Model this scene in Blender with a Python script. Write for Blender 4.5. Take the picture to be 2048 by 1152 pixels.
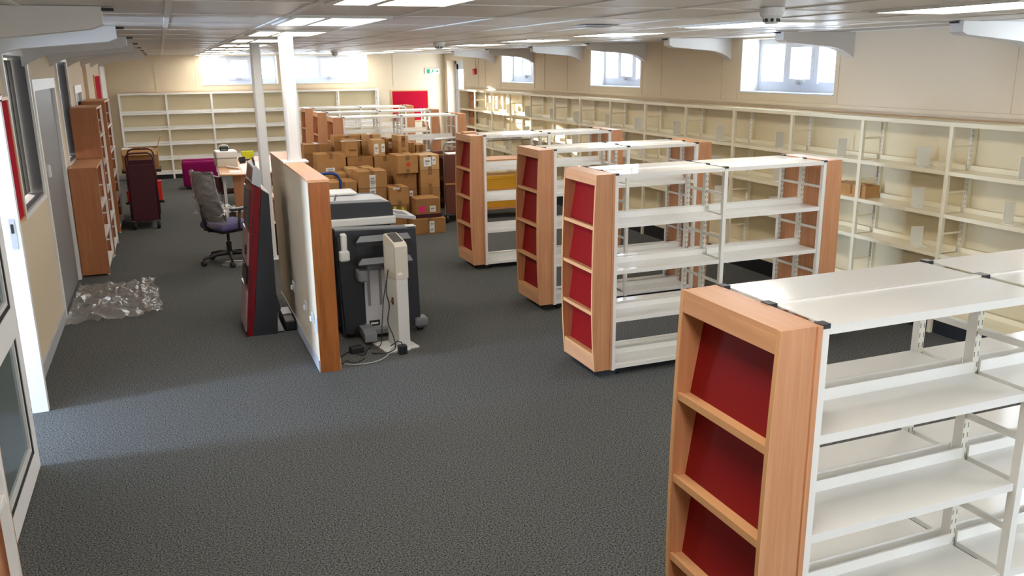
import bpy, bmesh, math, random
from mathutils import Vector, Matrix
random.seed(7)
for _o in list(bpy.data.objects): bpy.data.objects.remove(_o)
scene = bpy.context.scene
COL = scene.collection
PI = math.pi

# ------------------------------------------------------------------ camera
FPX, CAM_H = 1704.76, 2.25
YAW, PITCH, ROLL = math.radians(21.666), math.radians(14.671), math.radians(-0.623)
_f = Vector((math.sin(YAW) * math.cos(PITCH), math.cos(YAW) * math.cos(PITCH), -math.sin(PITCH)))
_r = Vector((math.cos(YAW), -math.sin(YAW), 0))
_u = _r.cross(_f)
_c, _s = math.cos(ROLL), math.sin(ROLL)
CR, CU = _c * _r + _s * _u, -_s * _r + _c * _u
CP = Vector((0, 0, CAM_H))
cam = bpy.data.objects.new('camera', bpy.data.cameras.new('camera'))
COL.objects.link(cam)
cam.data.sensor_width = 36
cam.data.lens = FPX * 36 / 2048
cam.data.clip_start = 0.05
cam.data.clip_end = 200
cam.matrix_world = Matrix((( CR.x, CU.x, -_f.x, CP.x), (CR.y, CU.y, -_f.y, CP.y), (CR.z, CU.z, -_f.z, CP.z), (0, 0, 0, 1)))
scene.camera = cam

def P(x, y, ax, val):
    """photo pixel (2048x1152) -> point on the plane ax = val"""
    d = CR * ((x - 1024) / FPX) - CU * ((y - 576) / FPX) + _f
    i = 'XYZ'.index(ax)
    return CP + d * ((val - CP[i]) / d[i])

# ------------------------------------------------------------------ world, sun, exposure
SKY = 11.0
SUN = 16.0
LAMP = 8.5
world = bpy.data.worlds.new('daylight')
scene.world = world
world.use_nodes = True
_bg = world.node_tree.nodes['Background']
_bg.inputs[0].default_value = (0.80, 0.90, 1.0, 1)
_bg.inputs[1].default_value = SKY
sun = bpy.data.objects.new('sun', bpy.data.lights.new('sun', 'SUN'))
COL.objects.link(sun)
sun.data.energy = SUN
sun.data.angle = math.radians(1.0)
sun.data.color = (1.0, 0.95, 0.86)
sun.rotation_euler = Vector((2.37, -3.9, -0.72)).to_track_quat('-Z', 'Y').to_euler()
lob = bpy.data.objects.new('lobby_daylight', bpy.data.lights.new('lobby_daylight', 'AREA'))   # daylight standing in the lobby's glazed panel
COL.objects.link(lob)
lob.data.shape = 'RECTANGLE'; lob.data.size = 1.95; lob.data.size_y = 0.65
lob.data.energy = 290; lob.data.color = (0.50, 0.68, 1.0)
lob.location = (-4.80, 5.66, 1.25); lob.rotation_euler = (0, -PI / 2, 0)
vs = scene.view_settings
vs.view_transform = 'Standard'
vs.look = 'None'
vs.exposure = 0.82
vs.gamma = 1
vs.use_curve_mapping = False

# ------------------------------------------------------------------ materials
def srgb(r, g, b):
    f = lambda c: (c / 255 / 12.92) if c / 255 <= 0.04045 else ((c / 255 + 0.055) / 1.055) ** 2.4
    return (f(r), f(g), f(b), 1)
MATS = {}
def mat(name, col, rough=0.5, metal=0.0, spec=0.5, bump=None, noise=None, emit=None, coat=0.0):
    m = bpy.data.materials.new(name)
    m.use_nodes = True
    nt = m.node_tree
    b = nt.nodes['Principled BSDF']
    b.inputs['Base Color'].default_value = col
    b.inputs['Roughness'].default_value = rough
    b.inputs['Metallic'].default_value = metal
    b.inputs['Specular IOR Level'].default_value = spec
    b.inputs['Coat Weight'].default_value = coat
    tc = nt.nodes.new('ShaderNodeTexCoord')
    if noise:
        sc, amt, strength = noise           # scale vector, second colour, detail
        mp = nt.nodes.new('ShaderNodeMapping'); mp.inputs['Scale'].default_value = sc
        nt.links.new(tc.outputs['Object'], mp.inputs['Vector'])
        n = nt.nodes.new('ShaderNodeTexNoise'); n.inputs['Scale'].default_value = 1.0
        n.inputs['Detail'].default_value = 6; n.inputs['Roughness'].default_value = 0.65
        nt.links.new(mp.outputs[0], n.inputs['Vector'])
        cr = nt.nodes.new('ShaderNodeValToRGB')
        cr.color_ramp.elements[0].position = 0.5 - strength; cr.color_ramp.elements[1].position = 0.5 + strength
        cr.color_ramp.elements[0].color = amt; cr.color_ramp.elements[1].color = col
        nt.links.new(n.outputs['Fac'], cr.inputs['Fac'])
        nt.links.new(cr.outputs['Color'], b.inputs['Base Color'])
    if bump:
        sc, st = bump
        n2 = nt.nodes.new('ShaderNodeTexNoise'); n2.inputs['Scale'].default_value = sc; n2.inputs['Detail'].default_value = 4
        nt.links.new(tc.outputs['Object'], n2.inputs['Vector'])
        bp_ = nt.nodes.new('ShaderNodeBump'); bp_.inputs['Strength'].default_value = st; bp_.inputs['Distance'].default_value = 0.01
        nt.links.new(n2.outputs['Fac'], bp_.inputs['Height'])
        nt.links.new(bp_.outputs[0], b.inputs['Normal'])
    if emit:
        b.inputs['Emission Color'].default_value = emit[0]
        b.inputs['Emission Strength'].default_value = emit[1]
    MATS[name] = m
    return m

mat('carpet', srgb(122, 123, 121), 0.95, spec=0.05, noise=((120, 120, 120), srgb(10, 10, 10), 0.13))
mat('wall_paint', srgb(216, 199, 171), 0.75, spec=0.25, bump=(90, 0.05))
mat('ceiling_metal', srgb(204, 197, 189), 0.38, spec=0.5)
mat('grid_white', srgb(226, 222, 212), 0.45)
mat('white_paint', srgb(232, 230, 226), 0.45)
mat('beam_paint', srgb(212, 208, 202), 0.6)
mat('upvc', srgb(206, 213, 226), 0.3)  # white plastic; the blue-grey shade of the backlit frames is tinted into the colour
mat('enamel', srgb(244, 243, 238), 0.11, spec=0.5)
mat('enamel_wall', srgb(232, 223, 195), 0.22, spec=0.5)
mat('back_sheet', srgb(222, 208, 172), 0.4)
mat('bookend_grey', srgb(230, 228, 216), 0.35)
mat('beech', srgb(219, 163, 121), 0.38, noise=((34, 34, 1.6), srgb(197, 135, 93), 0.2))
mat('beech_flat', srgb(219, 166, 122), 0.38, noise=((30, 1.8, 30), srgb(202, 145, 101), 0.22))
mat('beech_edge', srgb(218, 166, 116), 0.4)
mat('top_strip', srgb(190, 158, 118), 0.5)
mat('beech_dark', srgb(188, 124, 80), 0.4, noise=((26, 26, 1.3), srgb(164, 100, 60), 0.24))
mat('oak_varnish', srgb(170, 100, 40), 0.35, noise=((30, 30, 2.2), srgb(128, 68, 22), 0.22), coat=0.2)
mat('brown_panel', srgb(112, 60, 42), 0.4, noise=((26, 26, 1.6), srgb(84, 40, 28), 0.25))
mat('red_laminate', srgb(132, 10, 14), 0.5, spec=0.25)
mat('red_felt', srgb(176, 18, 44), 0.9, spec=0.1, bump=(300, 0.3))
mat('black_plastic', srgb(26, 26, 28), 0.45)
mat('dark_grey', srgb(46, 48, 52), 0.5)
mat('charcoal', srgb(41, 43, 48), 0.42, bump=(200, 0.08))
mat('mid_grey', srgb(120, 122, 126), 0.4)
mat('light_grey', srgb(182, 184, 186), 0.4)
mat('pale_grey', srgb(214, 214, 210), 0.4)
mat('beige_plastic', srgb(206, 200, 186), 0.45)
mat('chrome', srgb(190, 190, 192), 0.2, metal=1.0)
mat('steel_tube', srgb(160, 158, 156), 0.3, metal=0.9)
mat('door_grey', srgb(128, 126, 124), 0.5)
mat('reveal_grey', srgb(96, 92, 90), 0.6)
mat('office_glass', srgb(96, 93, 90), 0.4, spec=0.25)
mat('dark_glass', srgb(84, 82, 82), 0.08, spec=0.7)
mat('leaf_glass', srgb(92, 104, 102), 0.06, spec=0.7)
mat('blind_grey', srgb(118, 114, 110), 0.7)
mat('maroon', srgb(70, 22, 34), 0.38)
mat('magenta', srgb(126, 16, 80), 0.9, spec=0.15, bump=(250, 0.2))
mat('kiosk_red', srgb(116, 8, 16), 0.25)
mat('kiosk_front', srgb(160, 126, 122), 0.3)
mat('cardboard', srgb(186, 142, 92), 0.8, spec=0.15, noise=((9, 9, 9), srgb(170, 126, 78), 0.3))
mat('cardboard_b', srgb(174, 130, 84), 0.8, spec=0.15, noise=((9, 9, 9), srgb(158, 114, 70), 0.3))
mat('cardboard_c', srgb(204, 166, 118), 0.8, spec=0.15, noise=((9, 9, 9), srgb(188, 148, 100), 0.3))
mat('tape_brown', srgb(140, 100, 56), 0.3)
mat('paper', srgb(238, 236, 230), 0.7)
mat('print_grey', srgb(160, 160, 162), 0.7)
mat('pink_note', srgb(240, 50, 120), 0.7)
mat('red_mark', srgb(216, 56, 34), 0.6)
mat('red_plastic', srgb(226, 50, 32), 0.4)
mat('blue_steel', srgb(34, 62, 130), 0.35)
mat('yellow_box', srgb(214, 158, 36), 0.6)
mat('lime', srgb(206, 220, 30), 0.6)
mat('mesh_grey', srgb(110, 104, 98), 0.7)
mat('purple_seat', srgb(92, 84, 128), 0.85)
mat('plush_white', srgb(232, 226, 206), 0.95, bump=(120, 0.6))
mat('exit_green', srgb(20, 150, 92), 0.5, emit=(srgb(20, 160, 100), 0.1))
mat('exit_white', srgb(240, 244, 240), 0.5, emit=(srgb(240, 246, 240), 0.1))
mat('alarm_red', srgb(206, 26, 36), 0.4)
mat('diffuser', srgb(250, 248, 240), 0.6, emit=((1.0, 0.94, 0.86, 1), LAMP))
mat('lcd_green', srgb(30, 70, 60), 0.3)
mat('brass', srgb(150, 110, 60), 0.3, metal=0.9)

def glass_mat(name, tint, gloss, rough=0.03, bump=None, haze=0.0):
    m = bpy.data.materials.new(name); m.use_nodes = True
    nt = m.node_tree; nt.nodes.clear()
    out = nt.nodes.new('ShaderNodeOutputMaterial')
    tr = nt.nodes.new('ShaderNodeBsdfTransparent'); tr.inputs[0].default_value = tint
    gl = nt.nodes.new('ShaderNodeBsdfGlossy'); gl.inputs['Roughness'].default_value = rough
    gl.inputs['Color'].default_value = (1, 1, 1, 1)
    mx = nt.nodes.new('ShaderNodeMixShader')
    fr = nt.nodes.new('ShaderNodeLayerWeight')
    pw = nt.nodes.new('ShaderNodeMath'); pw.operation = 'POWER'; pw.inputs[1].default_value = 5.0
    ad = nt.nodes.new('ShaderNodeMath'); ad.operation = 'MULTIPLY_ADD'; ad.use_clamp = True; ad.inputs[1].default_value = 0.6; ad.inputs[2].default_value = gloss
    nt.links.new(fr.outputs['Facing'], pw.inputs[0]); nt.links.new(pw.outputs[0], ad.inputs[0]); nt.links.new(ad.outputs[0], mx.inputs[0])
    base = tr
    if haze:
        df = nt.nodes.new('ShaderNodeBsdfDiffuse'); df.inputs[0].default_value = (0.85, 0.84, 0.81, 1)
        m2 = nt.nodes.new('ShaderNodeMixShader'); m2.inputs[0].default_value = haze
        nt.links.new(tr.outputs[0], m2.inputs[1]); nt.links.new(df.outputs[0], m2.inputs[2]); base = m2
    nt.links.new(base.outputs[0], mx.inputs[1]); nt.links.new(gl.outputs[0], mx.inputs[2]); nt.links.new(mx.outputs[0], out.inputs[0])
    if bump:
        tc = nt.nodes.new('ShaderNodeTexCoord'); n = nt.nodes.new('ShaderNodeTexNoise'); n.inputs['Scale'].default_value = bump[0]
        b = nt.nodes.new('ShaderNodeBump'); b.inputs['Strength'].default_value = bump[1]; b.inputs['Distance'].default_value = 0.02
        nt.links.new(tc.outputs['Object'], n.inputs['Vector']); nt.links.new(n.outputs['Fac'], b.inputs['Height'])
        nt.links.new(b.outputs[0], gl.inputs['Normal']); pass
    MATS[name] = m
glass_mat('window_glass', (0.97, 0.98, 0.99, 1), 0.04)
glass_mat('film_thick', (0.95, 0.94, 0.93, 1), 0.05, 0.3, haze=0.16)
glass_mat('film', (0.95, 0.94, 0.92, 1), 0.05, 0.22, haze=0.14)

def slot_mat(name='slotted_steel', dark=srgb(140, 138, 132)):
    """white steel strip with two columns of punched slots (object z / x coordinates)"""
    m = bpy.data.materials.new(name); m.use_nodes = True
    nt = m.node_tree; b = nt.nodes['Principled BSDF']
    b.inputs['Roughness'].default_value = 0.2
    tc = nt.nodes.new('ShaderNodeTexCoord'); sp = nt.nodes.new('ShaderNodeSeparateXYZ')
    nt.links.new(tc.outputs['Object'], sp.inputs[0])
    def mth(op, a, bb=None):
        n = nt.nodes.new('ShaderNodeMath'); n.operation = op
        for i, v in enumerate((a, bb)):
            if v is None: continue
            if isinstance(v, (int, float)): n.inputs[i].default_value = v
            else: nt.links.new(v, n.inputs[i])
        return n.outputs[0]
    fz = mth('FRACT', mth('MULTIPLY', sp.outputs[2], 25.0))
    zz = mth('LESS_THAN', fz, 0.5)
    ax = mth('ABSOLUTE', sp.outputs[0])
    col = mth('LESS_THAN', mth('ABSOLUTE', mth('SUBTRACT', ax, 0.0095)), 0.0026)
    k = mth('MULTIPLY', zz, col)
    mx = nt.nodes.new('ShaderNodeMix'); mx.data_type = 'RGBA'
    mx.inputs['A'].default_value = srgb(236, 234, 222); mx.inputs['B'].default_value = dark
    nt.links.new(k, mx.inputs['Factor']); nt.links.new(mx.outputs['Result'], b.inputs['Base Color'])
    MATS[name] = m
slot_mat()
slot_mat('slotted_cream', srgb(188, 182, 160))

# ------------------------------------------------------------------ mesh helpers
class MB:
    def __init__(s): s.bm = bmesh.new()
    def box(s, x0, x1, y0, y1, z0, z1):
        v = [s.bm.verts.new(p) for p in ((x0, y0, z0), (x1, y0, z0), (x1, y1, z0), (x0, y1, z0), (x0, y0, z1), (x1, y0, z1), (x1, y1, z1), (x0, y1, z1))]
        for f in ((3, 2, 1, 0), (4, 5, 6, 7), (0, 1, 5, 4), (1, 2, 6, 5), (2, 3, 7, 6), (3, 0, 4, 7)):
            s.bm.faces.new([v[i] for i in f])
        return s
    def hexa(s, pts):
        v = [s.bm.verts.new(p) for p in pts]
        for f in ((3, 2, 1, 0), (4, 5, 6, 7), (0, 1, 5, 4), (1, 2, 6, 5), (2, 3, 7, 6), (3, 0, 4, 7)):
            s.bm.faces.new([v[i] for i in f])
        return s
    def prism(s, poly, ax, a, b):
        """poly: 2D points; ax: extrusion axis; the 2 other axes in XYZ order"""
        def mk(p, t):
            return {'X': (t, p[0], p[1]), 'Y': (p[0], t, p[1]), 'Z': (p[0], p[1], t)}[ax]
        va = [s.bm.verts.new(mk(p, a)) for p in poly]; vb = [s.bm.verts.new(mk(p, b)) for p in poly]
        n = len(poly)
        s.bm.faces.new(va[::-1]); s.bm.faces.new(vb)
        for i in range(n): s.bm.faces.new((va[i], va[(i + 1) % n], vb[(i + 1) % n], vb[i]))
        return s
    def tube(s, pts, r, seg=8, closed=False, radii=None):
        pts = [Vector(p) for p in pts]; n = len(pts); rings = []
        up = None
        for i, p in enumerate(pts):
            a = pts[max(i - 1, 0)]; b = pts[min(i + 1, n - 1)]
            t = (b - a).normalized()
            if up is None: up = Vector((0, 0, 1)) if abs(t.z) < 0.9 else Vector((1, 0, 0))
            x = t.cross(up)
            if x.length < 1e-4: x = t.cross(Vector((0, 1, 0)))
            x.normalize(); y = t.cross(x).normalized(); up = -y if False else (up - t * up.dot(t)).normalized()
            rr = radii[i] if radii else r
            rings.append([s.bm.verts.new(p + x * math.cos(2 * PI * k / seg) * rr + y * math.sin(2 * PI * k / seg) * rr) for k in range(seg)])
        for i in range(n - 1):
            for k in range(seg): s.bm.faces.new((rings[i][k], rings[i][(k + 1) % seg], rings[i + 1][(k + 1) % seg], rings[i + 1][k]))
        s.bm.faces.new(rings[0][::-1]); s.bm.faces.new(rings[-1])
        return s
    def lathe(s, prof, cx=0, cy=0, cz=0, seg=20, ax='Z'):
        rings = []
        for r, h in prof:
            ring = []
            for k in range(seg):
                a = 2 * PI * k / seg; c, d = r * math.cos(a), r * math.sin(a)
                q = {'Z': (c, d, h), 'X': (h, c, d), 'Y': (c, h, d)}[ax]
                ring.append(s.bm.verts.new((q[0] + cx, q[1] + cy, q[2] + cz)))
            rings.append(ring)
        for i in range(len(rings) - 1):
            for k in range(seg): s.bm.faces.new((rings[i][k], rings[i][(k + 1) % seg], rings[i + 1][(k + 1) % seg], rings[i + 1][k]))
        s.bm.faces.new(rings[0][::-1]); s.bm.faces.new(rings[-1])
        return s
    def rbox(s, x0, x1, y0, y1, z0, z1, r, seg=3):
        b2 = bmesh.new(); t = MB(); t.bm.free(); t.bm = b2; t.box(x0, x1, y0, y1, z0, z1)
        bmesh.ops.bevel(b2, geom=list(b2.edges), offset=r, segments=seg, affect='EDGES', profile=0.5)
        me = bpy.data.meshes.new('tmp'); b2.to_mesh(me); b2.free(); s.bm.from_mesh(me); bpy.data.meshes.remove(me)
        return s
    def mesh(s, name, m, smooth=False, recalc=True):
        if recalc: bmesh.ops.recalc_face_normals(s.bm, faces=list(s.bm.faces))
        me = bpy.data.meshes.new(name); s.bm.to_mesh(me); s.bm.free()
        me.materials.append(MATS[m])
        if smooth: me.polygons.foreach_set('use_smooth', [True] * len(me.polygons))
        return me
def put(name, me, parent=None, loc=(0, 0, 0), rz=0.0):
    o = bpy.data.objects.new(name, me); COL.objects.link(o)
    o.location = loc; o.rotation_euler = (0, 0, rz)
    if parent is not None: o.parent = parent
    return o
def part(name, mb, m, parent=None, loc=(0, 0, 0), rz=0.0, smooth=False):
    return put(name, mb.mesh(name, m, smooth), parent, loc, rz)
def tag(o, label, cat, group=None):
    o['label'] = label; o['category'] = cat
    if group: o['group'] = group
    return o
def thing(name, label, cat, loc=(0, 0, 0), rz=0.0, group=None):
    return tag(put(name, None, None, loc, rz), label, cat, group)
def struct(name, mb, m, label=None, loc=(0, 0, 0), smooth=False):
    o = part(name, mb, m, None, loc, 0, smooth); o['kind'] = 'structure'
    if label: o['label'] = label
    return o
def sroot(name, label, loc=(0, 0, 0)):
    o = put(name, None, None, loc); o['kind'] = 'structure'; o['label'] = label
    return o
def bx(*a): return MB().box(*a)
def portal(loc, rot, sx, sy):
    l = bpy.data.lights.new('window_portal', 'AREA'); l.shape = 'RECTANGLE'; l.size = sx; l.size_y = sy
    l.cycles.is_portal = True
    o = bpy.data.objects.new('window_portal', l); COL.objects.link(o); o.location = loc; o.rotation_euler = rot

ORD = ['first', 'second', 'third', 'fourth', 'fifth', 'sixth', 'seventh', 'eighth', 'ninth', 'tenth', 'eleventh', 'twelfth', 'thirteenth', 'fourteenth', 'fifteenth']
# ------------------------------------------------------------------ room shell
XL, XR, YB, YN, ZC = -1.06, 6.17, 19.66, -2.6, 2.52
struct('floor', bx(-5.0, XR + 0.5, YN - 0.2, YB + 0.5, -0.1, 0), 'carpet', 'dark grey flecked carpet floor')

# right wall with deep window openings
WIN_R = [(-0.72, 0.80), (3.07, 4.59), (6.85, 8.37), (10.63, 12.15), (14.38, 15.95)]
SILL, HEAD = 1.92, 2.50
DOOR_R = (18.28, 19.45)
def wall_with_holes(name, axis, a, b, u0, u1, holes, ztop, label, m='wall_paint'):
    """axis 'X': wall between x=a..b running in y; 'Y': between y=a..b running in x. holes: (u0,u1,z0,z1)"""
    mb = MB(); us = u0
    def add(p, q, z0, z1):
        if q - p > 1e-4 and z1 - z0 > 1e-4:
            if axis == 'X': mb.box(a, b, p, q, z0, z1)
            else: mb.box(p, q, a, b, z0, z1)
    for (h0, h1, z0, z1) in sorted(holes):
        add(us, h0, 0, ztop); add(h0, h1, 0, z0); add(h0, h1, z1, ztop); us = h1
    add(us, u1, 0, ztop)
    return struct(name, mb, m, label)
wall_with_holes('wall_right', 'X', XR, XR + 0.36, YN, YB, [(p, q, SILL, HEAD) for p, q in WIN_R] + [(DOOR_R[0], DOOR_R[1], 0, 2.36)], ZC + 0.1, 'long cream wall with high windows')
WIN_B = [(0.80, 2.38), (2.72, 4.36)]
wall_with_holes('wall_back', 'Y', YB, YB + 0.36, XL - 0.3, XR + 0.36, [(p, q, 1.90, HEAD) for p, q in WIN_B], ZC + 0.1, 'far cream end wall with two high windows')
WIN_F = (2.2, 4.5, 0.8, 2.0)
wall_with_holes('wall_front', 'Y', YN - 0.2, YN, -1.2, XR + 0.36, [WIN_F], ZC + 0.1, 'cream wall facing the end wall')
portal(((WIN_F[0] + WIN_F[1]) / 2, YN - 0.18, (WIN_F[2] + WIN_F[3]) / 2), (PI / 2, 0, 0), WIN_F[1] - WIN_F[0], WIN_F[3] - WIN_F[2])
fw = sroot('window_30', 'wide white framed window in the wall facing the end wall')
_m = MB()
for k in range(5):
    xx = WIN_F[0] + (WIN_F[1] - WIN_F[0] - 0.06) * k / 4; _m.box(xx, xx + 0.06, YN - 0.14, YN - 0.08, WIN_F[2], WIN_F[3])
_m.box(WIN_F[0], WIN_F[1], YN - 0.145, YN - 0.075, WIN_F[2], WIN_F[2] + 0.07).box(WIN_F[0], WIN_F[1], YN - 0.145, YN - 0.075, WIN_F[3] - 0.06, WIN_F[3])
part('frame', _m, 'upvc', fw)
part('pane', bx(WIN_F[0], WIN_F[1], YN - 0.113, YN - 0.107, WIN_F[2], WIN_F[3]), 'window_glass', fw)
# left wall: openings for interior windows / doors, doorway to lobby
LW = [(7.28, 8.46, 1.20, 2.36), (8.66, 10.30, 0, 2.12), (10.80, 11.85, 1.22, 2.34), (12.62, 13.50, 0, 2.0)]
wall_with_holes('wall_left', 'X', XL - 0.16, XL, 6.26, YB, LW, ZC + 0.1, 'cream left wall with interior windows and doors')
struct('wall_entrance', bx(XL - 0.1, -0.955, YN, 5.30, 0, ZC + 0.1), 'wall_paint', 'cream wall beside the entrance doorway')
# lobby behind the doorway, with its own glazed opening
struct('wall_lobby', MB().box(-4.8, XL - 0.16, 7.20, 7.30, 0, ZC + 0.1).box(-4.8, XL - 0.1, 4.1, 4.2, 0, ZC + 0.1), 'white_paint', 'white side walls of the entrance lobby')
LOBW = (5.30, 6.02)
wall_with_holes('wall_lobby_end', 'X', -4.95, -4.85, 4.1, 7.30, [(LOBW[0], LOBW[1], 0.05, 2.1)], ZC + 0.1, 'white end wall of the entrance lobby', 'white_paint')


# ceiling: backing, tiles and grid bars
ceil = struct('ceiling', bx(-5.0, XR + 0.36, YN - 0.2, YB + 0.36, ZC + 0.02, ZC + 0.12), 'ceiling_metal', 'suspended grey metal tile ceiling with white grid bars')
GX = [0.065 + 0.605 * k for k in range(-2, 11)]
TL = 0.975
LB = (1, 6)                                       # bays with lights: .67-1.27 and 3.70-4.30
LIGHT_Y = [-0.95 + 1.95 * k for k in range(0, 11)]
tile_me = {}
def tile(w, l):
    k = (round(w, 3), round(l, 3))
    if k not in tile_me:
        mb = MB().box(0.004, w - 0.004, 0.006, l - 0.006, 0.002, 0.02)
        tile_me[k] = mb.mesh('tile', 'ceiling_metal')
    return tile_me[k]
XE = GX + [XR]
xs = [XL] + [g for g in GX if g > XL + 0.05 and g < XR - 0.05] + [XR]
yt = 3.0
ys_t = [2.95 + TL * k for k in range(0, 17)]
for i in range(len(xs) - 1):
    mid = (xs[i] + xs[i + 1]) / 2
    lit = any(abs(mid - (GX[2] + 0.605 * b_ + 0.3025)) < 0.05 for b_ in LB)
    for k, y0 in enumerate(ys_t):
        if lit and k % 2 == 0 and y0 < 18.6: continue
        l = min(TL, YB - y0)
        put('tile', tile(xs[i + 1] - xs[i], l), ceil, (xs[i], y0, ZC))
gb = MB().box(-0.014, 0.014, YN, YB, -0.004, 0.012).mesh('grid_bar', 'grid_white')
for x in xs[1:-1]: put('grid_bar', gb, ceil, (x, 0, ZC))
cb = MB().box(XL, XR, -0.006, 0.006, -0.002, 0.012).mesh('cross_joint', 'grid_white')
for y in ys_t: put('cross_joint', cb, ceil, (0, y, ZC))

# ceiling lights
lf = MB()
W_, L_ = 0.56, 0.93
lf.box(-W_ / 2, W_ / 2, -L_ / 2, -L_ / 2 + 0.03, -0.012, 0.02).box(-W_ / 2, W_ / 2, L_ / 2 - 0.03, L_ / 2, -0.012, 0.02)
lf.box(-W_ / 2, -W_ / 2 + 0.03, -L_ / 2 + 0.03, L_ / 2 - 0.03, -0.012, 0.02).box(W_ / 2 - 0.03, W_ / 2, -L_ / 2 + 0.03, L_ / 2 - 0.03, -0.012, 0.02)
lf.box(-0.10, -0.06, -L_ / 2 + 0.03, L_ / 2 - 0.03, -0.013, 0.02)
lf_me = lf.mesh('frame', 'grid_white')
d1 = bx(-W_ / 2 + 0.03, -0.10, -L_ / 2 + 0.03, L_ / 2 - 0.03, -0.006, 0.0).mesh('diffuser', 'diffuser')
d2 = bx(-0.06, W_ / 2 - 0.03, -L_ / 2 + 0.03, L_ / 2 - 0.03, -0.006, 0.0).mesh('diffuser', 'diffuser')
for b_, side in ((LB[0], 'row above the partition'), (LB[1], 'row above the bookcases')):
    for y in LIGHT_Y:
        t = thing('ceiling_light', 'bright recessed ceiling light, %s from the end wall in the %s' % (ORD[len(LIGHT_Y) - 1 - LIGHT_Y.index(y)], side), 'ceiling light', (GX[2] + 0.605 * b_ + 0.3025, y + TL / 2, ZC), 0, 'recessed ceiling lights, ' + side)
        put('frame', lf_me, t); put('diffuser', d1, t); put('diffuser', d2, t)

# truss braces
def brace(x_wall, sgn, y, tip, lab, grp):
    poly = [(0, ZC), (tip, ZC), (tip, ZC - 0.075), (tip - 0.05, ZC - 0.095), (0.42, ZC - 0.125), (0.24, ZC - 0.14), (0.14, ZC - 0.165), (0.06, ZC - 0.2), (0.0, ZC - 0.24)]
    poly = [(x_wall + sgn * p, q) for p, q in poly]
    o = part('roof_brace', MB().prism(poly, 'Y', y - 0.06, y + 0.06), 'beam_paint')
    tag(o, lab, 'beam', grp)
    part('end_bracket', bx(min(x_wall + sgn * (tip), x_wall + sgn * (tip + 0.05)), max(x_wall + sgn * tip, x_wall + sgn * (tip + 0.05)), y - 0.02, y + 0.02, ZC - 0.016, ZC - 0.004), 'black_plastic', o)
    return o
for k in range(8):
    brace(XL, 1, 4.42 + 1.97 * k, 0.82, 'grey-white tapered roof brace, %s from the end wall above the dark interior windows' % ORD[7 - k], 'roof braces along the left wall') if k else None
brace(-0.955, 1, 4.42, 0.74, 'grey-white tapered roof brace above the entrance doorway leaf', 'roof braces along the left wall')
for k in range(8):
    brace(XR, -1, 2.80 + 1.94 * k, 0.84, 'grey-white tapered roof brace, %s from the end wall beside the high windows' % ORD[7 - k], 'roof braces along the right wall')

# windows
def window(n, axis, pos, u0, u1, z0, z1, outward, label):
    """3-light casement set back in the reveal. axis 'X': plane x=pos, u is y"""
    w = sroot('window_%d' % n, label)
    def b(mb, ua, ub, za, zb, d0, d1):
        p, q = pos + outward * d0, pos + outward * d1
        p, q = min(p, q), max(p, q)
        return mb.box(p, q, ua, ub, za, zb) if axis == 'X' else mb.box(ua, ub, p, q, za, zb)
    L = u1 - u0
    fr = MB()
    b(fr, u0, u0 + 0.07, z0, z1, 0.24, 0.32); b(fr, u1 - 0.07, u1, z0, z1, 0.24, 0.32)
    b(fr, u0 + 0.07, u1 - 0.07, z0, z0 + 0.12, 0.24, 0.32); b(fr, u0 + 0.07, u1 - 0.07, z1 - 0.06, z1, 0.24, 0.32)
    part('frame', fr, 'upvc', w)
    m1, m2 = u0 + L * 0.355, u0 + L * 0.665
    for mm in (m1, m2): part('mullion', b(MB(), mm - 0.035, mm + 0.035, z0 + 0.1, z1 - 0.05, 0.22, 0.32), 'upvc', w)
    cs = MB()
    b(cs, m1 + 0.03, m1 + 0.075, z0 + 0.1, z1 - 0.05, 0.215, 0.26); b(cs, m2 - 0.075, m2 - 0.03, z0 + 0.1, z1 - 0.05, 0.215, 0.26)
    b(cs, m1 + 0.075, m2 - 0.075, z0 + 0.1, z0 + 0.15, 0.215, 0.26); b(cs, m1 + 0.075, m2 - 0.075, z1 - 0.1, z1 - 0.05, 0.215, 0.26)
    cas = part('casement', cs, 'upvc', w)
    hm = (m1 + m2) / 2
    part('handle', b(b(MB(), hm - 0.10, hm + 0.02, z0 + 0.115, z0 + 0.14, 0.18, 0.215), hm - 0.02, hm + 0.01, z0 + 0.09, z0 + 0.14, 0.17, 0.215), 'light_grey', cas)
    for a_, c_ in ((u0 + 0.07, m1 - 0.035), (m1 + 0.035, m2 - 0.035), (m2 + 0.035, u1 - 0.07)):
        part('pane', b(MB(), a_, c_, z0 + 0.12, z1 - 0.06, 0.28, 0.286), 'window_glass', w)
    part('sill', b(MB(), u0 - 0.0, u1 + 0.0, z0 + 0.0005, z0 + 0.012, -0.02, 0.238), 'upvc', w)
    part('reveal_lining', b(b(MB(), u0, u0 + 0.012, z0 + 0.013, z1 - 0.001, 0.001, 0.238), u1 - 0.012, u1, z0 + 0.013, z1 - 0.001, 0.001, 0.238), 'white_paint', w)
    part('architrave', b(b(MB(), u0 - 0.055, u0 - 0.045, z0 - 0.10, z1, -0.006, 0.0), u1 + 0.045, u1 + 0.055, z0 - 0.10, z1, -0.006, 0.0), 'wall_paint', w)
    return w
n = 0
for (p, q) in WIN_R:
    n += 1
    window(n, 'X', XR, p, q, SILL, HEAD, 1, 'white three-light window deep in the long cream wall')
    portal((XR + 0.34, (p + q) / 2, (SILL + HEAD) / 2), (0, PI / 2, 0), HEAD - SILL, q - p)
for (p, q) in WIN_B:
    n += 1
    window(n, 'Y', YB, p, q, 1.90, HEAD, 1, 'bright white three-light window in the far end wall')
    portal(((p + q) / 2, YB + 0.34, (1.9 + HEAD) / 2), (-PI / 2, 0, 0), q - p, HEAD - 1.9)
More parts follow.
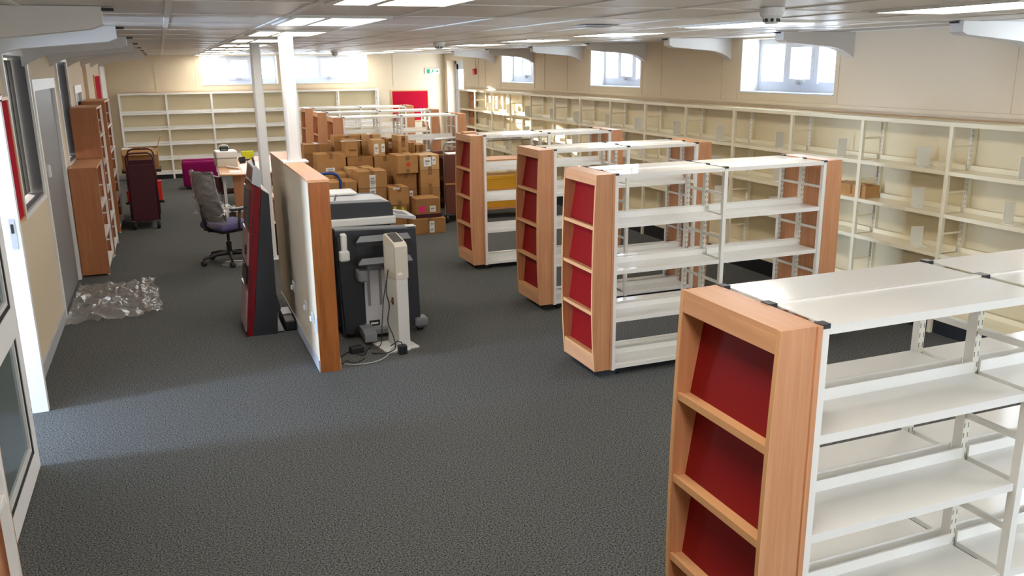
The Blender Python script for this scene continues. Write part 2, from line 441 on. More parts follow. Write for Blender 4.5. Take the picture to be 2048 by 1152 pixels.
# lobby glazing
lw = sroot('window_%d' % (n + 1), 'tall glazed panel at the end of the entrance lobby')
part('frame', MB().box(-4.91, -4.87, LOBW[0], LOBW[0] + 0.05, 0.05, 2.1).box(-4.91, -4.87, LOBW[1] - 0.05, LOBW[1], 0.05, 2.1).box(-4.91, -4.87, LOBW[0], LOBW[1], 0.05, 0.12).box(-4.91, -4.87, LOBW[0], LOBW[1], 2.04, 2.1), 'upvc', lw)
part('pane', bx(-4.895, -4.89, LOBW[0] + 0.05, LOBW[1] - 0.05, 0.12, 2.04), 'window_glass', lw)

# fire exit door in the far corner of the right wall
dr = sroot('door_1', 'blue-grey glazed fire exit door in deep reveal at far corner')
part('frame', MB().box(XR + 0.2, XR + 0.28, DOOR_R[0], DOOR_R[0] + 0.07, 0, 2.36).box(XR + 0.2, XR + 0.28, DOOR_R[1] - 0.07, DOOR_R[1], 0, 2.36).box(XR + 0.2, XR + 0.28, DOOR_R[0], DOOR_R[1], 2.28, 2.36), 'upvc', dr)
lf_ = part('leaf', MB().box(XR + 0.21, XR + 0.26, DOOR_R[0] + 0.07, DOOR_R[0] + 0.19, 0.01, 2.28).box(XR + 0.21, XR + 0.26, DOOR_R[1] - 0.19, DOOR_R[1] - 0.07, 0.01, 2.28).box(XR + 0.21, XR + 0.26, DOOR_R[0] + 0.07, DOOR_R[1] - 0.07, 0.01, 0.9).box(XR + 0.21, XR + 0.26, DOOR_R[0] + 0.07, DOOR_R[1] - 0.07, 2.16, 2.28), 'upvc', dr)
part('pane', bx(XR + 0.23, XR + 0.236, DOOR_R[0] + 0.19, DOOR_R[1] - 0.19, 0.9, 2.16), 'window_glass', lf_)
part('push_bar', MB().tube([(XR + 0.18, DOOR_R[0] + 0.12, 1.0), (XR + 0.18, DOOR_R[1] - 0.12, 1.0)], 0.018).box(XR + 0.16, XR + 0.21, DOOR_R[0] + 0.1, DOOR_R[0] + 0.14, 0.6, 2.0), 'light_grey', lf_)

# interior windows of the left wall
def lwin(n, y0, y1, z0, z1, lab):
    w = sroot('window_%d' % n, lab)
    X = XL
    fr = MB()
    for a_, b_, c_, d_ in ((y0 - 0.045, y0, z0 - 0.04, z1 + 0.05), (y1, y1 + 0.045, z0 - 0.04, z1 + 0.05), (y0, y1, z1, z1 + 0.05), (y0, y1, z0 - 0.04, z0)):
        fr.box(X + 0.0005, X + 0.02, a_, b_, c_, d_)
    part('frame', fr, 'white_paint', w)
    part('reveal', MB().box(X - 0.12, X, y0, y0 + 0.012, z0, z1).box(X - 0.12, X, y1 - 0.012, y1, z0, z1).box(X - 0.12, X, y0 + 0.012, y1 - 0.012, z0, z0 + 0.012).box(X - 0.12, X, y0 + 0.012, y1 - 0.012, z1 - 0.012, z1), 'reveal_grey', w)
    part('pane', bx(X - 0.10, X - 0.094, y0 + 0.03, y1 - 0.03, z0 + 0.03, z1 - 0.03), 'office_glass', w)
    for k in range(3):
        yy = y0 + (y1 - y0) * (0.3 + 0.25 * k)
        part('blind_slat', bx(X - 0.092, X - 0.088, yy - 0.05, yy + 0.05, z0 + 0.04, z1 - 0.04), 'blind_grey', w)
lwin(20, *LW[0], 'dark interior window with white frame beside red noticeboard')
lwin(21, *LW[2], 'dark interior window with white frame beyond the grey door')
def ldoor(n, y0, y1, z1, lab):
    d = sroot('door_%d' % n, lab)
    X = XL
    part('frame', MB().box(X - 0.15, X + 0.02, y0 - 0.05, y0 + 0.03, 0, z1 + 0.05).box(X - 0.15, X + 0.02, y1 - 0.03, y1 + 0.05, 0, z1 + 0.05).box(X - 0.15, X + 0.02, y0 + 0.03, y1 - 0.03, z1 - 0.05, z1 + 0.05), 'white_paint', d)
    lf = part('leaf', bx(X - 0.05, X - 0.012, y0 + 0.03, y1 - 0.03, 0.005, z1 - 0.05), 'door_grey', d)
    part('handle', MB().rbox(X - 0.012, X + 0.05, y0 + 0.05, y0 + 0.13, 1.30, 1.42, 0.018), 'pale_grey', lf)
ldoor(2, *LW[1][:2], LW[1][3], 'wide plain grey door with white frame')
ldoor(3, *LW[3][:2], LW[3][3], 'far narrow grey door behind the tall wooden bookcase')
struct('door_4', MB().box(XL - 0.001, XL + 0.03, 18.0, 19.45, 0, 2.3), 'white_paint', 'plain white panel on the left wall by the end wall')  # flat white panel over the last stretch of the left wall
struct('trim_2', bx(XL, XL + 0.05, 14.4, 14.6, 0, ZC), 'wall_paint', 'cream pilaster on the left wall')

# skirtings
struct('baseboard_left', MB().box(XL, XL + 0.018, 6.3, 8.61, 0, 0.10).box(XL, XL + 0.018, 10.35, 12.57, 0, 0.10).box(XL, XL + 0.018, 13.55, 14.4, 0, 0.10).box(XL, XL + 0.018, 14.6, 18.0, 0, 0.10), 'light_grey', 'grey painted skirting along the left wall')
struct('baseboard_right', bx(XR - 0.018, XR, YN, 18.28, 0, 0.10), 'light_grey', 'grey painted skirting along the long wall')
struct('baseboard_back', bx(XL + 0.03, XR, YB - 0.018, YB, 0, 0.10), 'light_grey', 'grey painted skirting along the end wall')
# cover strips on right / back wall
for k, y in enumerate((4.9, 8.75, 10.1, 13.0, 13.9, 16.9, 17.3)):
    struct('trim_%d' % (10 + k), bx(XR - 0.008, XR, y - 0.02, y + 0.02, 1.80, ZC), 'wall_paint', 'cream vertical cover strip on the long wall')
struct('trim_30', bx(XR - 0.02, XR, YN, 18.2, 1.80, 1.835), 'wall_paint', 'cream horizontal ledge strip below the high windows')
for k, x in enumerate((-0.1, 0.7, 4.95)):
    struct('trim_%d' % (31 + k), bx(x - 0.012, x + 0.012, YB - 0.008, YB, 1.82, ZC), 'wall_paint', 'cream vertical cover strip on the end wall')

# doorway jamb with strike plate (white), glazed door leaf against the entrance wall
j = struct('trim_1', bx(-1.04, -0.942, 6.20, 6.262, 0, 2.06), 'white_paint', 'white painted doorway jamb with metal strike plate')
sp_ = part('strike_plate', MB().box(-1.0, -0.965, 6.196, 6.2, 1.13, 1.33), 'light_grey', j)
part('latch_hole', bx(-0.992, -0.976, 6.193, 6.197, 1.235, 1.295), 'black_plastic', sp_)
struct('trim_3', bx(-1.05, -0.955, 5.30, 6.26, 2.30, ZC + 0.1), 'white_paint', 'white transom rail above the entrance doorway')
o = part('door_closer', MB().rbox(-1.06, -0.95, 6.19, 6.27, 2.06, 2.13, 0.02), 'black_plastic')
tag(o, 'black door closer box on top of the white doorway jamb', 'door closer')
part('closer_arm', MB().rbox(-0.965, -0.93, 6.20, 6.25, 2.062, 2.11, 0.012), 'chrome', o)

dl = sroot('door_5', 'white aluminium framed glazed entrance door folded back on the wall')
X0, X1 = -0.935, -0.886
Y0, Y1 = 4.0, 5.27
fr = MB()
fr.box(X0, X1, Y1 - 0.11, Y1, 0.012, 2.08).box(X0, X1, Y0, Y0 + 0.11, 0.012, 2.08)
for z0, z1 in ((0.012, 0.14), (0.83, 1.0), (1.96, 2.08)): fr.box(X0, X1, Y0 + 0.11, Y1 - 0.11, z0, z1)
part('frame', fr, 'white_paint', dl)
for z0, z1 in ((0.14, 0.83), (1.0, 1.96)):
    part('gasket', MB().box(X1 - 0.02, X1 - 0.003, Y1 - 0.135, Y1 - 0.11, z0, z1).box(X1 - 0.02, X1 - 0.004, Y0 + 0.11, Y1 - 0.135, z0, z0 + 0.025), 'black_plastic', dl)
    part('bead', MB().box(X1 - 0.02, X1 - 0.008, Y1 - 0.165, Y1 - 0.135, z0 + 0.025, z1).box(X1 - 0.02, X1 - 0.008, Y0 + 0.11, Y1 - 0.165, z0 + 0.025, z0 + 0.05), 'pale_grey', dl)
    part('pane', bx(X1 - 0.028, X1 - 0.02, Y0 + 0.11, Y1 - 0.11, z0, z1), 'leaf_glass', dl)

# ------------------------------------------------------------------ mobile double-sided bookcases
H = 1.505
LV = [1.145, 0.805, 0.445, 0.085]            # top of the shelf plates
def bow(z):                                   # depth of the gently bowed wooden end
    t = (z - 0.06) / (H - 0.06)
    return 0.165 - (0.022 * ((t - 0.42) / 0.58) ** 2 if t > 0.42 else 0.026 * ((0.42 - t) / 0.42) ** 2)
MC = {}
def cached(key, fn):
    if key not in MC: MC[key] = fn()
    return MC[key]
def caster_me(kind):
    mb = MB()
    if kind == 'fork':
        mb.box(-0.016, 0.016, -0.022, 0.022, 0.048, 0.07); mb.box(-0.016, -0.012, -0.012, 0.012, 0.018, 0.05); mb.box(0.012, 0.016, -0.012, 0.012, 0.018, 0.05)
        return mb.mesh('caster_fork', 'chrome')
    mb.lathe([(0.010, -0.011), (0.024, -0.011), (0.025, -0.006), (0.025, 0.006), (0.024, 0.011), (0.010, 0.011)], 0, 0, 0.025, 16, 'X')
    return mb.mesh('wheel', 'black_plastic', True)
def end_cabinet(root, W, flip):
    """wooden face-out display end; u grows away from the frame (-x, or +x when flip)"""
    S = 1 if flip else -1
    key = ('end', round(W, 3), flip)
    zs = [0.06 + (H - 0.06) * i / 12 for i in range(13)]
    def U(u): return S * u
    def pr(poly, a, b): return MB().prism([(U(p), q) for p, q in poly], 'Y', a, b)
    e = put('display_end', cached(key + ('back',), lambda: MB().box(min(U(0), U(0.018)), max(U(0), U(0.018)), -0.006, W + 0.006, 0.06, H).mesh('display_end', 'beech')), root)
    e['label'] = 'bowed beech display end with red sloping panels'
    side = [(0.018, 0.06)] + [(bow(z), z) for z in zs] + [(0.018, H)]
    put('side_panel', cached(key + ('s0',), lambda: pr(side, 0, 0.018).mesh('side_panel', 'beech')), e)
    put('side_panel', cached(key + ('s1',), lambda: pr(side, W - 0.018, W).mesh('side_panel', 'beech')), e)
    edge = [(bow(z), z) for z in zs] + [(bow(z) + 0.0025, z) for z in reversed(zs)]
    put('edge_band', cached(key + ('e0',), lambda: MB().prism([(U(p), q) for p, q in edge], 'Y', 0, 0.018).prism([(U(p), q) for p, q in edge], 'Y', W - 0.018, W).mesh('edge_band', 'beech_edge')), e)
    put('top_panel', cached(key + ('t',), lambda: pr([(0.018, H - 0.02), (bow(H), H - 0.02), (bow(H), H), (0.018, H)], 0.018, W - 0.018).mesh('top_panel', 'beech_flat')), e)
    put('fascia', cached(key + ('f',), lambda: pr([(bow(1.43) - 0.018, 1.43), (bow(1.43), 1.43), (bow(H - 0.02), H - 0.02), (bow(H - 0.02) - 0.018, H - 0.02)], 0.018, W - 0.018).mesh('fascia', 'beech_flat')), e)
    put('plinth', cached(key + ('p',), lambda: pr([(bow(0.06) - 0.018, 0.06), (bow(0.06), 0.06), (bow(0.168), 0.168), (bow(0.168) - 0.018, 0.168)], 0.018, W - 0.018).mesh('plinth', 'beech_flat')), e)
    tz = [1.133, 0.82, 0.506, 0.186, ]
    tops = [1.43] + [z - 0.02 for z in tz[:-1]]
    for k, z in enumerate(tz):
        put('display_shelf', cached(key + ('sh', k), lambda: pr([(0.018, z - 0.02), (bow(z) - 0.004, z - 0.02), (bow(z) - 0.004, z + 0.006), (bow(z) - 0.016, z + 0.006), (bow(z) - 0.016, z - 0.002), (0.018, z - 0.002)], 0.018, W - 0.018).mesh('display_shelf', 'beech_edge')), e)
        b0, b1 = bow(z) - 0.055, bow(tops[k]) - 0.095
        put('red_panel', cached(key + ('r', k), lambda: pr([(b0 - 0.006, z - 0.002), (b0, z - 0.002), (b1, tops[k]), (b1 - 0.006, tops[k])], 0.018, W - 0.018).mesh('red_panel', 'red_laminate')), e)
    return e
def bookcase(label, x0, y0, bw, nb=2, W=0.52, rz=0.0, group='mobile double-sided bookcases'):
    r = thing('mobile_bookcase', label, 'bookcase', (x0, y0, 0), rz, group)
    end_cabinet(r, W, False)
    L = bw * nb
    e = end_cabinet(r, W, True); e.location = (L + 0.03, 0, 0)
    Yc = W / 2
    # frames
    for k in range(nb + 1):
        x = 0.015 + k * bw
        for yy, nm in ((0.016, 'near'), (Yc, 'mid'), (W - 0.016, 'far')):
            th = 0.016 if nm != 'mid' else 0.02
            def mk(nm=nm, th=th):
                m_ = MB().box(-0.015, 0.015, -th, th, 0.05, H - 0.012).mesh('upright', 'enamel')
                m_.materials.append(MATS['slotted_steel'])
                for p in m_.polygons:
                    if abs(p.normal.y) > 0.9 and (nm == 'mid' or (nm == 'near') == (p.normal.y > 0)): p.material_index = 1
                return m_
            up = put('upright', cached(('up', nm), mk), r, (x, yy, 0))
            put('end_cap', cached(('cap', nm), lambda: bx(-0.0165, 0.0165, -th - 0.001, th + 0.001, H - 0.012, H + 0.003).mesh('end_cap', 'charcoal')), up)
        for z in (1.30, 0.97, 0.62, 0.27):
            put('cross_rail', cached(('rail', W), lambda: MB().box(-0.008, 0.008, 0.032, Yc - 0.02, -0.01, 0.01).box(-0.008, 0.008, Yc + 0.02, W - 0.032, -0.01, 0.01).mesh('cross_rail', 'enamel')), r, (x, 0, z))
    def shelf_me(w):
        d = Yc - 0.012 - 0.022
        mb = MB().box(0.0, w, 0, d, -0.004, 0.0)
        mb.box(0, w, 0, 0.012, -0.030, -0.004).box(0, 0.004, 0.012, d, -0.02, -0.004).box(w - 0.004, w, 0.012, d, -0.02, -0.004)
        mb.box(0, w, d - 0.008, d, -0.02, 0.042)
        return mb.mesh('shelf', 'enamel')
    def canopy_me(w):
        d = Yc - 0.004
        mb = MB().box(0, w, 0, d, -0.004, 0.0).box(0, w, 0, 0.012, -0.028, -0.004).box(0, w, d - 0.012, d, -0.02, 0.006)
        return mb.mesh('canopy', 'enamel')
    for k in range(nb):
        xa = 0.032 + k * bw; w = bw - 0.034
        for z in LV:
            put('shelf', cached(('sh', round(w, 3), W), lambda: shelf_me(w)), r, (xa, 0.012, z))
            put('shelf', MC[('sh', round(w, 3), W)], r, (xa + w, W - 0.012, z), PI)
        put('canopy', cached(('can', round(w, 3), W), lambda: canopy_me(w)), r, (xa, 0.002, H - 0.004))
        put('canopy', MC[('can', round(w, 3), W)], r, (xa + w, W - 0.002, H - 0.004), PI)
        put('base_rail', cached(('base', round(w, 3), W), lambda: MB().box(0, w, 0.03, 0.06, -0.012, 0.025).box(0, w, W - 0.06, W - 0.03, -0.012, 0.025).mesh('base_rail', 'enamel')), r, (xa, 0, 0.05 + 0.025 - 0.013))
    for cx in (0.07, L - 0.04):
        for cy in (0.06, W - 0.06):
            c = put('caster', cached('fork', lambda: caster_me('fork')), r, (cx, cy, 0))
            put('wheel', cached('wheel', lambda: caster_me('wheel')), c)
    return r
bookcase('white mobile bookcase with beech and red end, fourth counted from the cardboard boxes', 1.715, 1.872, 0.93)
bookcase('white mobile bookcase with beech and red end, third counted from the cardboard boxes', 2.875, 5.262, 0.915)
bookcase('white mobile bookcase with beech and red end, second counted from the cardboard boxes', 3.225, 7.06, 0.755)
bookcase('white mobile bookcase with beech and red end, next to the boxes and yellow trolley', 3.21, 8.88, 0.775)
bookcase('sunlit white mobile bookcase directly behind the cardboard box pile', 2.50, 13.18, 0.90)
bookcase('sunlit white mobile bookcase between two others behind the box pile', 2.53, 14.75, 0.90)
bookcase('sunlit white mobile bookcase standing nearest the end wall and red noticeboard', 2.58, 16.45, 0.88)

# ------------------------------------------------------------------ wall shelving runs
def shelving_run(name, label, n, bw, D, Ht, levels, loc, rz, em='enamel_wall'):
    """local: x along, y=0 front, y=D back"""
    r = thing(name, label, 'shelving', loc, rz)
    up = MB().box(-0.018, 0.018, 0, 0.028, 0, Ht).mesh('upright', em)
    bp_ = MB().box(-0.02, 0.02, D - 0.05, D - 0.012, 0, Ht - 0.03).mesh('slotted_post', em)
    bp_.materials.append(MATS['slotted_cream'])
    for p in bp_.polygons:
        if abs(p.normal.y) > 0.9: p.material_index = 1
    zz = [Ht] + levels
    rl = bx(-0.006, 0.006, 0.028, D - 0.05, -0.008, 0.008).mesh('side_rail', em)
    w = bw - 0.036
    sh = MB().box(0, w, 0.004, D - 0.055, -0.006, 0).box(0, w, 0.004, 0.016, -0.032, -0.006).box(0, w, D - 0.063, D - 0.055, -0.02, 0.04).mesh('shelf', em)
    top = MB().box(0, w, 0.0, D - 0.02, -0.006, 0).box(0, w, 0.0, 0.014, -0.034, -0.006).mesh('canopy', em)
    bs = bx(0.002, w - 0.002, D - 0.012, D - 0.006, 0.1, Ht - 0.02)
    bs = bs.mesh('back_sheet', 'back_sheet')
    pl_ = bx(0, w, 0.03, 0.042, 0.0, levels[-1] - 0.034).mesh('kick_plate', 'black_plastic')
    for k in range(n + 1):
        u_ = put('upright', up, r, (k * bw, 0, 0)); [put('side_rail', rl, u_, (0, 0, (a_ + b_) / 2)) for a_, b_ in zip(zz[:-1], zz[1:])]
        put('slotted_post', bp_, r, (k * bw, 0, 0))
    for k in range(n):
        for z in levels: put('shelf', sh, r, (k * bw + 0.018, 0, z))
        put('canopy', top, r, (k * bw + 0.018, 0, Ht))
        put('back_sheet', bs, r, (k * bw + 0.018, 0, 0))
        put('kick_plate', pl_, r, (k * bw + 0.018, 0, 0))
    part('top_trim', bx(0, n * bw, D - 0.02, D - 0.004, Ht - 0.02, Ht + 0.010), 'top_strip', r)
    return r
SR_X, SR_D, SR_T, SR_P, SR_Y0, SR_N = 5.87, 0.29, 1.765, 0.965, 3.22, 15
SR_L = [1.372, 1.022, 0.685, 0.20]
# rz = +90deg: local x -> +y, local y -> -x ; so mirror by running from the far end: rz=-90: local x -> -y, local y -> +x
SR_Y1 = SR_Y0 + SR_N * SR_P
run = shelving_run('wall_shelving', 'long run of empty cream steel shelving under the high windows', SR_N, SR_P, SR_D, SR_T, SR_L, (SR_X, SR_Y1, 0), -PI / 2)
part('end_panel', MB().box(-0.036, -0.02, 0.0, SR_D, 0, SR_T), 'enamel_wall', run)
for k, z in enumerate([SR_T] + SR_L[:2]):
    for q in range(2):
        part('wood_panel', bx(0.06 + 0.0 * q, 0.40 - 0.10 * q, SR_D - 0.10, SR_D - 0.06, [SR_T, *SR_L][k + 1] + 0.01 + q * 0.17, [SR_T, *SR_L][k + 1] + 0.16 + q * 0.17), 'beech_dark', run)
BR_L = [1.365, 1.045, 0.73, 0.425, 0.125]
shelving_run('wall_shelving', 'run of empty white shelving against the far end wall', 6, 0.889, 0.26, 1.765, BR_L, (-0.83, 19.385, 0), 0, 'enamel')

# bookends on the wall shelving
be = MB().box(-0.002, 0.002, -0.055, 0.055, 0, 0.165).box(-0.10, 0.002, -0.055, 0.055, 0, 0.003).mesh('bookend', 'bookend_grey')
nmz = ['top', 'second', 'third', 'bottom']
rr = random.Random(3)
for k in range(1, SR_N):
    for li, z in enumerate(SR_L):
        if li == 3 and k % 2: continue
        if k == 11 and li == 1: continue
        yy = SR_Y1 - (k + 0.62 + rr.uniform(-0.08, 0.08)) * SR_P
        o = put('bookend', be, None, (SR_X + 0.12 + rr.uniform(-0.02, 0.03), yy, z), PI / 2 + rr.uniform(-0.35, 0.1))
        tag(o, 'grey bookend on the %s shelf, %s bay of the long shelving from the fire exit' % (nmz[li], ORD[k]), 'bookend', 'bookends on the %s shelf of the long run' % nmz[li])

# ------------------------------------------------------------------ left wall wooden bookcases
def side_case(label, y0, y1, h, x1, levels):
    r = thing('wall_bookcase', label, 'bookcase', (XL + 0.024, y0, 0))
    D = x1 - (XL + 0.024); L = y1 - y0
    part('end_panel', bx(0, D, 0, 0.02, 0.02, h), 'beech_dark', r)
    part('end_panel', bx(0, D, L - 0.02, L, 0.02, h), 'beech_dark', r)
    part('top_panel', bx(0, D, 0.02, L - 0.02, h - 0.022, h), 'beech_flat', r)
    part('back_panel', bx(0.0, 0.012, 0.02, L - 0.02, 0.06, h - 0.022), 'beech_dark', r)
    for yy in (0.02, L - 0.045): part('front_post', bx(D - 0.025, D, yy, yy + 0.025, 0.0, h - 0.022), 'enamel', r)
    part('plinth', bx(D - 0.05, D - 0.04, 0.045, L - 0.045, 0.0, 0.07), 'charcoal', r)
    for z in levels:
        part('shelf', MB().box(0.012, D - 0.004, 0.046, L - 0.046, z - 0.006, z).box(D - 0.016, D - 0.002, 0.046, L - 0.046, z - 0.03, z - 0.006), 'enamel', r)
        for yy in (0.022, L - 0.03): part('side_rail', bx(0.05, D - 0.03, yy, yy + 0.006, z + 0.13, z + 0.15), 'enamel', r)
    return r
side_case('low beech bookcase with white shelves beside the wide grey door', 10.38, 11.42, 1.21, -0.755, [0.09, 0.42, 0.76])
side_case('tall beech bookcase with white shelves standing behind the low one', 11.44, 12.36, 1.81, -0.745, [0.09, 0.45, 0.8, 1.14, 1.48])
side_case('far tall beech bookcase on the left wall beside the maroon trolley', 13.12, 14.30, 1.83, -0.745, [0.09, 0.45, 0.8, 1.14, 1.48])
# bookcase standing beside the glazed entrance door
q = P(46, 1152, 'X', -0.655)
r = thing('entrance_bookcase', 'beech and white bookcase beside the glazed entrance door', 'bookcase', (-0.94, q.y - 1.2, 0))
D = 0.285
part('end_panel', bx(0, D - 0.03, 1.182, 1.2, 0.0, 1.19), 'beech', r); part('end_panel', bx(0, D - 0.03, 0, 0.018, 0.0, 1.19), 'beech', r)
part('edge_strip', bx(D - 0.03, D, 1.19, 1.2, 0.0, 1.19), 'beech_dark', r)
part('top_panel', bx(0, D, 0.018, 1.182, 1.17, 1.19), 'beech_flat', r); part('back_panel', bx(0, 0.012, 0.018, 1.182, 0.05, 1.17), 'beech_dark', r)
part('front_post', bx(D - 0.028, D, 1.15, 1.19, 0, 1.17), 'enamel', r); part('front_post', bx(D - 0.028, D, 0.018, 0.045, 0, 1.17), 'enamel', r)
for z in (0.1, 0.46, 0.82): part('shelf', MB().box(0.012, D - 0.004, 0.046, 1.15, z - 0.006, z).box(D - 0.016, D - 0.002, 0.046, 1.15, z - 0.03, z - 0.006), 'enamel', r)

# ------------------------------------------------------------------ partition screen and posts
pt = thing('partition_screen', 'low white partition with varnished oak end and beech top', 'partition', (0, 0, 0))
PX0, PX1, PY0, PY1, PH = 0.902, 1.052, 6.215, 8.52, 1.465
part('core', bx(PX0 + 0.012, PX1 - 0.012, PY0 + 0.02, PY1 - 0.02, 0, PH - 0.02), 'white_paint', pt)
part('side_board', bx(PX0, PX0 + 0.012, PY0 + 0.02, PY1 - 0.02, 0.09, PH - 0.02), 'wall_paint', pt)
part('side_board', bx(PX1 - 0.012, PX1, PY0 + 0.02, PY1 - 0.02, 0.09, PH - 0.02), 'wall_paint', pt)
part('skirting', bx(PX0 - 0.008, PX0 + 0.012, PY0 + 0.02, PY1 - 0.02, 0.0, 0.09), 'light_grey', pt)
part('skirting', bx(PX1 - 0.012, PX1 + 0.008, PY0 + 0.02, PY1 - 0.02, 0.0, 0.09), 'light_grey', pt)
part('end_board', bx(PX0, PX1, PY0, PY0 + 0.02, 0.0, PH - 0.02), 'oak_varnish', pt)
part('end_board', bx(PX0, PX1, PY1 - 0.02, PY1, 0.0, PH - 0.02), 'oak_varnish', pt)
part('top_board', bx(PX0 - 0.004, PX1 + 0.004, PY0 - 0.004, PY1 + 0.004, PH - 0.02, PH), 'beech_flat', pt)
for (px, py, w, h) in ((588, 572, 0.09, 0.085), (614, 612, 0.09, 0.085), (627, 634, 0.085, 0.085)):
    q = P(px, py, 'X', PX0)
    so = part('socket_plate', MB().rbox(PX0 - 0.012, PX0, q.y - w / 2, q.y + w / 2, q.z - h / 2, q.z + h / 2, 0.004, 1), 'pale_grey', pt)
    part('plug', MB().rbox(PX0 - 0.03, PX0 - 0.012, q.y - 0.016, q.y + 0.016, q.z - 0.03, q.z + 0.01, 0.005, 1), 'paper', so)
q = P(634, 650, 'X', PX0)
part('data_plate', bx(PX0 - 0.004, PX0, PY0 + 0.025, PY0 + 0.10, q.z - 0.06, q.z + 0.06), 'upvc', pt)

def post(label, x, y, z0):
    r = thing('steel_post', label, 'post', (x, y, z0))
    h = ZC - z0
    hw = 0.055
    ch = 0.018
    octa = [(-hw + ch, -hw), (hw - ch, -hw), (hw, -hw + ch), (hw, hw - ch), (hw - ch, hw), (-hw + ch, hw), (-hw, hw - ch), (-hw, -hw + ch)]
    part('shaft', MB().prism(octa, 'Z', 0.01, h), 'white_paint', r)
    part('base_plate', MB().box(-0.105, 0.105, -0.105, 0.105, 0.0, 0.012), 'white_paint', r)
    part('head_plate', MB().box(-0.075, 0.075, -0.075, 0.075, h - 0.012, h), 'white_paint', r)
    part('corner_fillet', MB().box(-0.012, 0.012, -hw - 0.004, -hw, 0.012, h - 0.012).box(-hw - 0.004, -hw, -0.012, 0.012, 0.012, h - 0.012), 'white_paint', r)
post('white steel post rising from the low partition to the ceiling', 0.992, 7.52, PH)
post('grey-lit steel post standing behind the kiosk from floor to ceiling', 1.035, 10.5, 0.0)

# ------------------------------------------------------------------ cardboard boxes
def Z7(zx, zy): return (580 + zx / 3.839, 180 + zy / 3.839)
CB = ['cardboard', 'cardboard_b', 'cardboard_c']
rb = random.Random(11)
PLACED = []
def carton(label, x0, x1, y0, y1, z0, z1, rz=0.0, m=None, labels=(), tape=True, group='cardboard cartons in the pile', extra=None):
    """closed taped carton; labels: (u, v, w, h, material) on the front face"""
    for (a0, a1, b0, b1, c0, c1) in PLACED:                    # keep cartons clear of one another
        if min(z1, c1) - max(z0, c0) < 0.004: continue
        ox, oy = min(x1, a1) - max(x0, a0) + 0.012, min(y1, b1) - max(y0, b0) + 0.012
        if ox <= 0 or oy <= 0: continue
        if ox < oy:
            if (x0 + x1) > (a0 + a1): x0 += ox
            else: x1 -= ox
        elif (y0 + y1) > (b0 + b1): y0 += oy; y1 += oy * 0.5
        else: y1 -= oy
    PLACED.append((x0, x1, y0, y1, z0, z1))
    cx, cy = (x0 + x1) / 2, (y0 + y1) / 2
    w, d, h = (x1 - x0) / 2, (y1 - y0) / 2, z1 - z0
    m = m or CB[rb.randrange(3)]
    rz = rz or rb.uniform(-0.018, 0.018)
    b = 0.004
    mb = MB().box(-w, w, -d, d, 0, h)
    bmesh.ops.bevel(mb.bm, geom=list(mb.bm.edges), offset=b, segments=1, affect='EDGES')
    o = tag(part('carton', mb, m, None, (cx, cy, z0), rz), label, 'box', group)
    if tape:
        tw = 0.028
        part('tape', MB().box(-tw, tw, -d - 0.0015, d + 0.0015, h - 0.002, h + 0.0015).box(-tw, tw, -d - 0.0015, -d, h - 0.07, h).box(-tw, tw, -d - 0.0015, -d, 0.0, 0.06), 'tape_brown', o)
        part('top_seam', bx(-w + 0.01, w - 0.01, -0.0015, 0.0015, h, h + 0.0018), 'tape_brown', o)
    for (u, v, lw_, lh, lm) in labels:
        a, c = u * 2 * w - w, min(max(v * h, lh / 2 + 0.004), h - lh / 2 - 0.004)
        l = part('label', bx(a - lw_ / 2, a + lw_ / 2, -d - 0.003, -d - 0.0005, c - lh / 2, c + lh / 2), lm, o)
        if lm == 'paper':
            part('print_block', MB().box(a - lw_ * 0.32, a + lw_ * 0.30, -d - 0.0036, -d - 0.003, c - lh * 0.05, c + lh * 0.18).box(a - lw_ * 0.32, a + lw_ * 0.1, -d - 0.0036, -d - 0.003, c - lh * 0.28, c - lh * 0.2), 'print_grey', l)
    return o
def column(zx0, zx1, yf, depth, tops, names, floor_split=True, rz=None, shift=0.0, **kw):
    """a stack whose front edges are read from the photo (crop coordinates); below the last seen edge it continues to the floor"""
    mid = (zx0 + zx1) / 2
    zs = [P(*Z7(mid, t), 'Y', yf).z for t in tops]
    xa = P(*Z7(zx0, (tops[0] + tops[-1]) / 2), 'Y', yf).x; xb = P(*Z7(zx1, (tops[0] + tops[-1]) / 2), 'Y', yf).x
    if zs[-1] > 0.12:
        n = max(1, round(zs[-1] / 0.36))
        zs += [zs[-1] * (1 - (i + 1) / n) for i in range(n)]
    else: zs[-1] = 0.0
    zs = [z_ for i_, z_ in enumerate(zs)]
    for i in range(len(zs) - 1):
        lab, labs, m, a = names[i] if i < len(names) else ('plain carton, %s up from the floor beneath the %s' % (ORD[len(zs) - 2 - i], SHORT[zx0]), (), None, 0.0)
        dx = 0.0
        carton(lab, xa + 0.004, xb - 0.004, yf, yf + depth, zs[i + 1], zs[i] - 0.003, a, m, labs)
    return zs[0]
PA, PK = 'paper', 'pink_note'
SHORT = {945: 'wide carton', 762: 'taped upright carton', 522: 'large labelled carton', 300: 'wide pale carton', 448: 'peeping carton', 270: 'narrow plain carton', 1000: 'open-topped corner carton', 822: 'tilted orange-marked carton', 752: 'squeezed narrow carton', 648: 'turned labelled carton', 440: 'long dim carton', 205: 'big square carton', 105: 'long carton near the post', 828: 'tallest stack top', 735: 'narrow side-labelled carton', 916: 'narrow back carton', 966: 'dark-cornered carton', 335: 'long back carton', 545: 'pale back carton'}
ZW = column(945, 1200, 11.20, 0.42, [985, 1110], [('wide carton with two white labels flat on the carpet', ((0.57, 0.62, 0.07, 0.085, PA), (0.57, 0.25, 0.07, 0.075, PA)), 'cardboard_b', 0)])
_z = P(*Z7(1060, 985), 'Y', 11.25).z
_a, _b = P(*Z7(968, 900), 'Y', 11.25), P(*Z7(1150, 900), 'Y', 11.25)
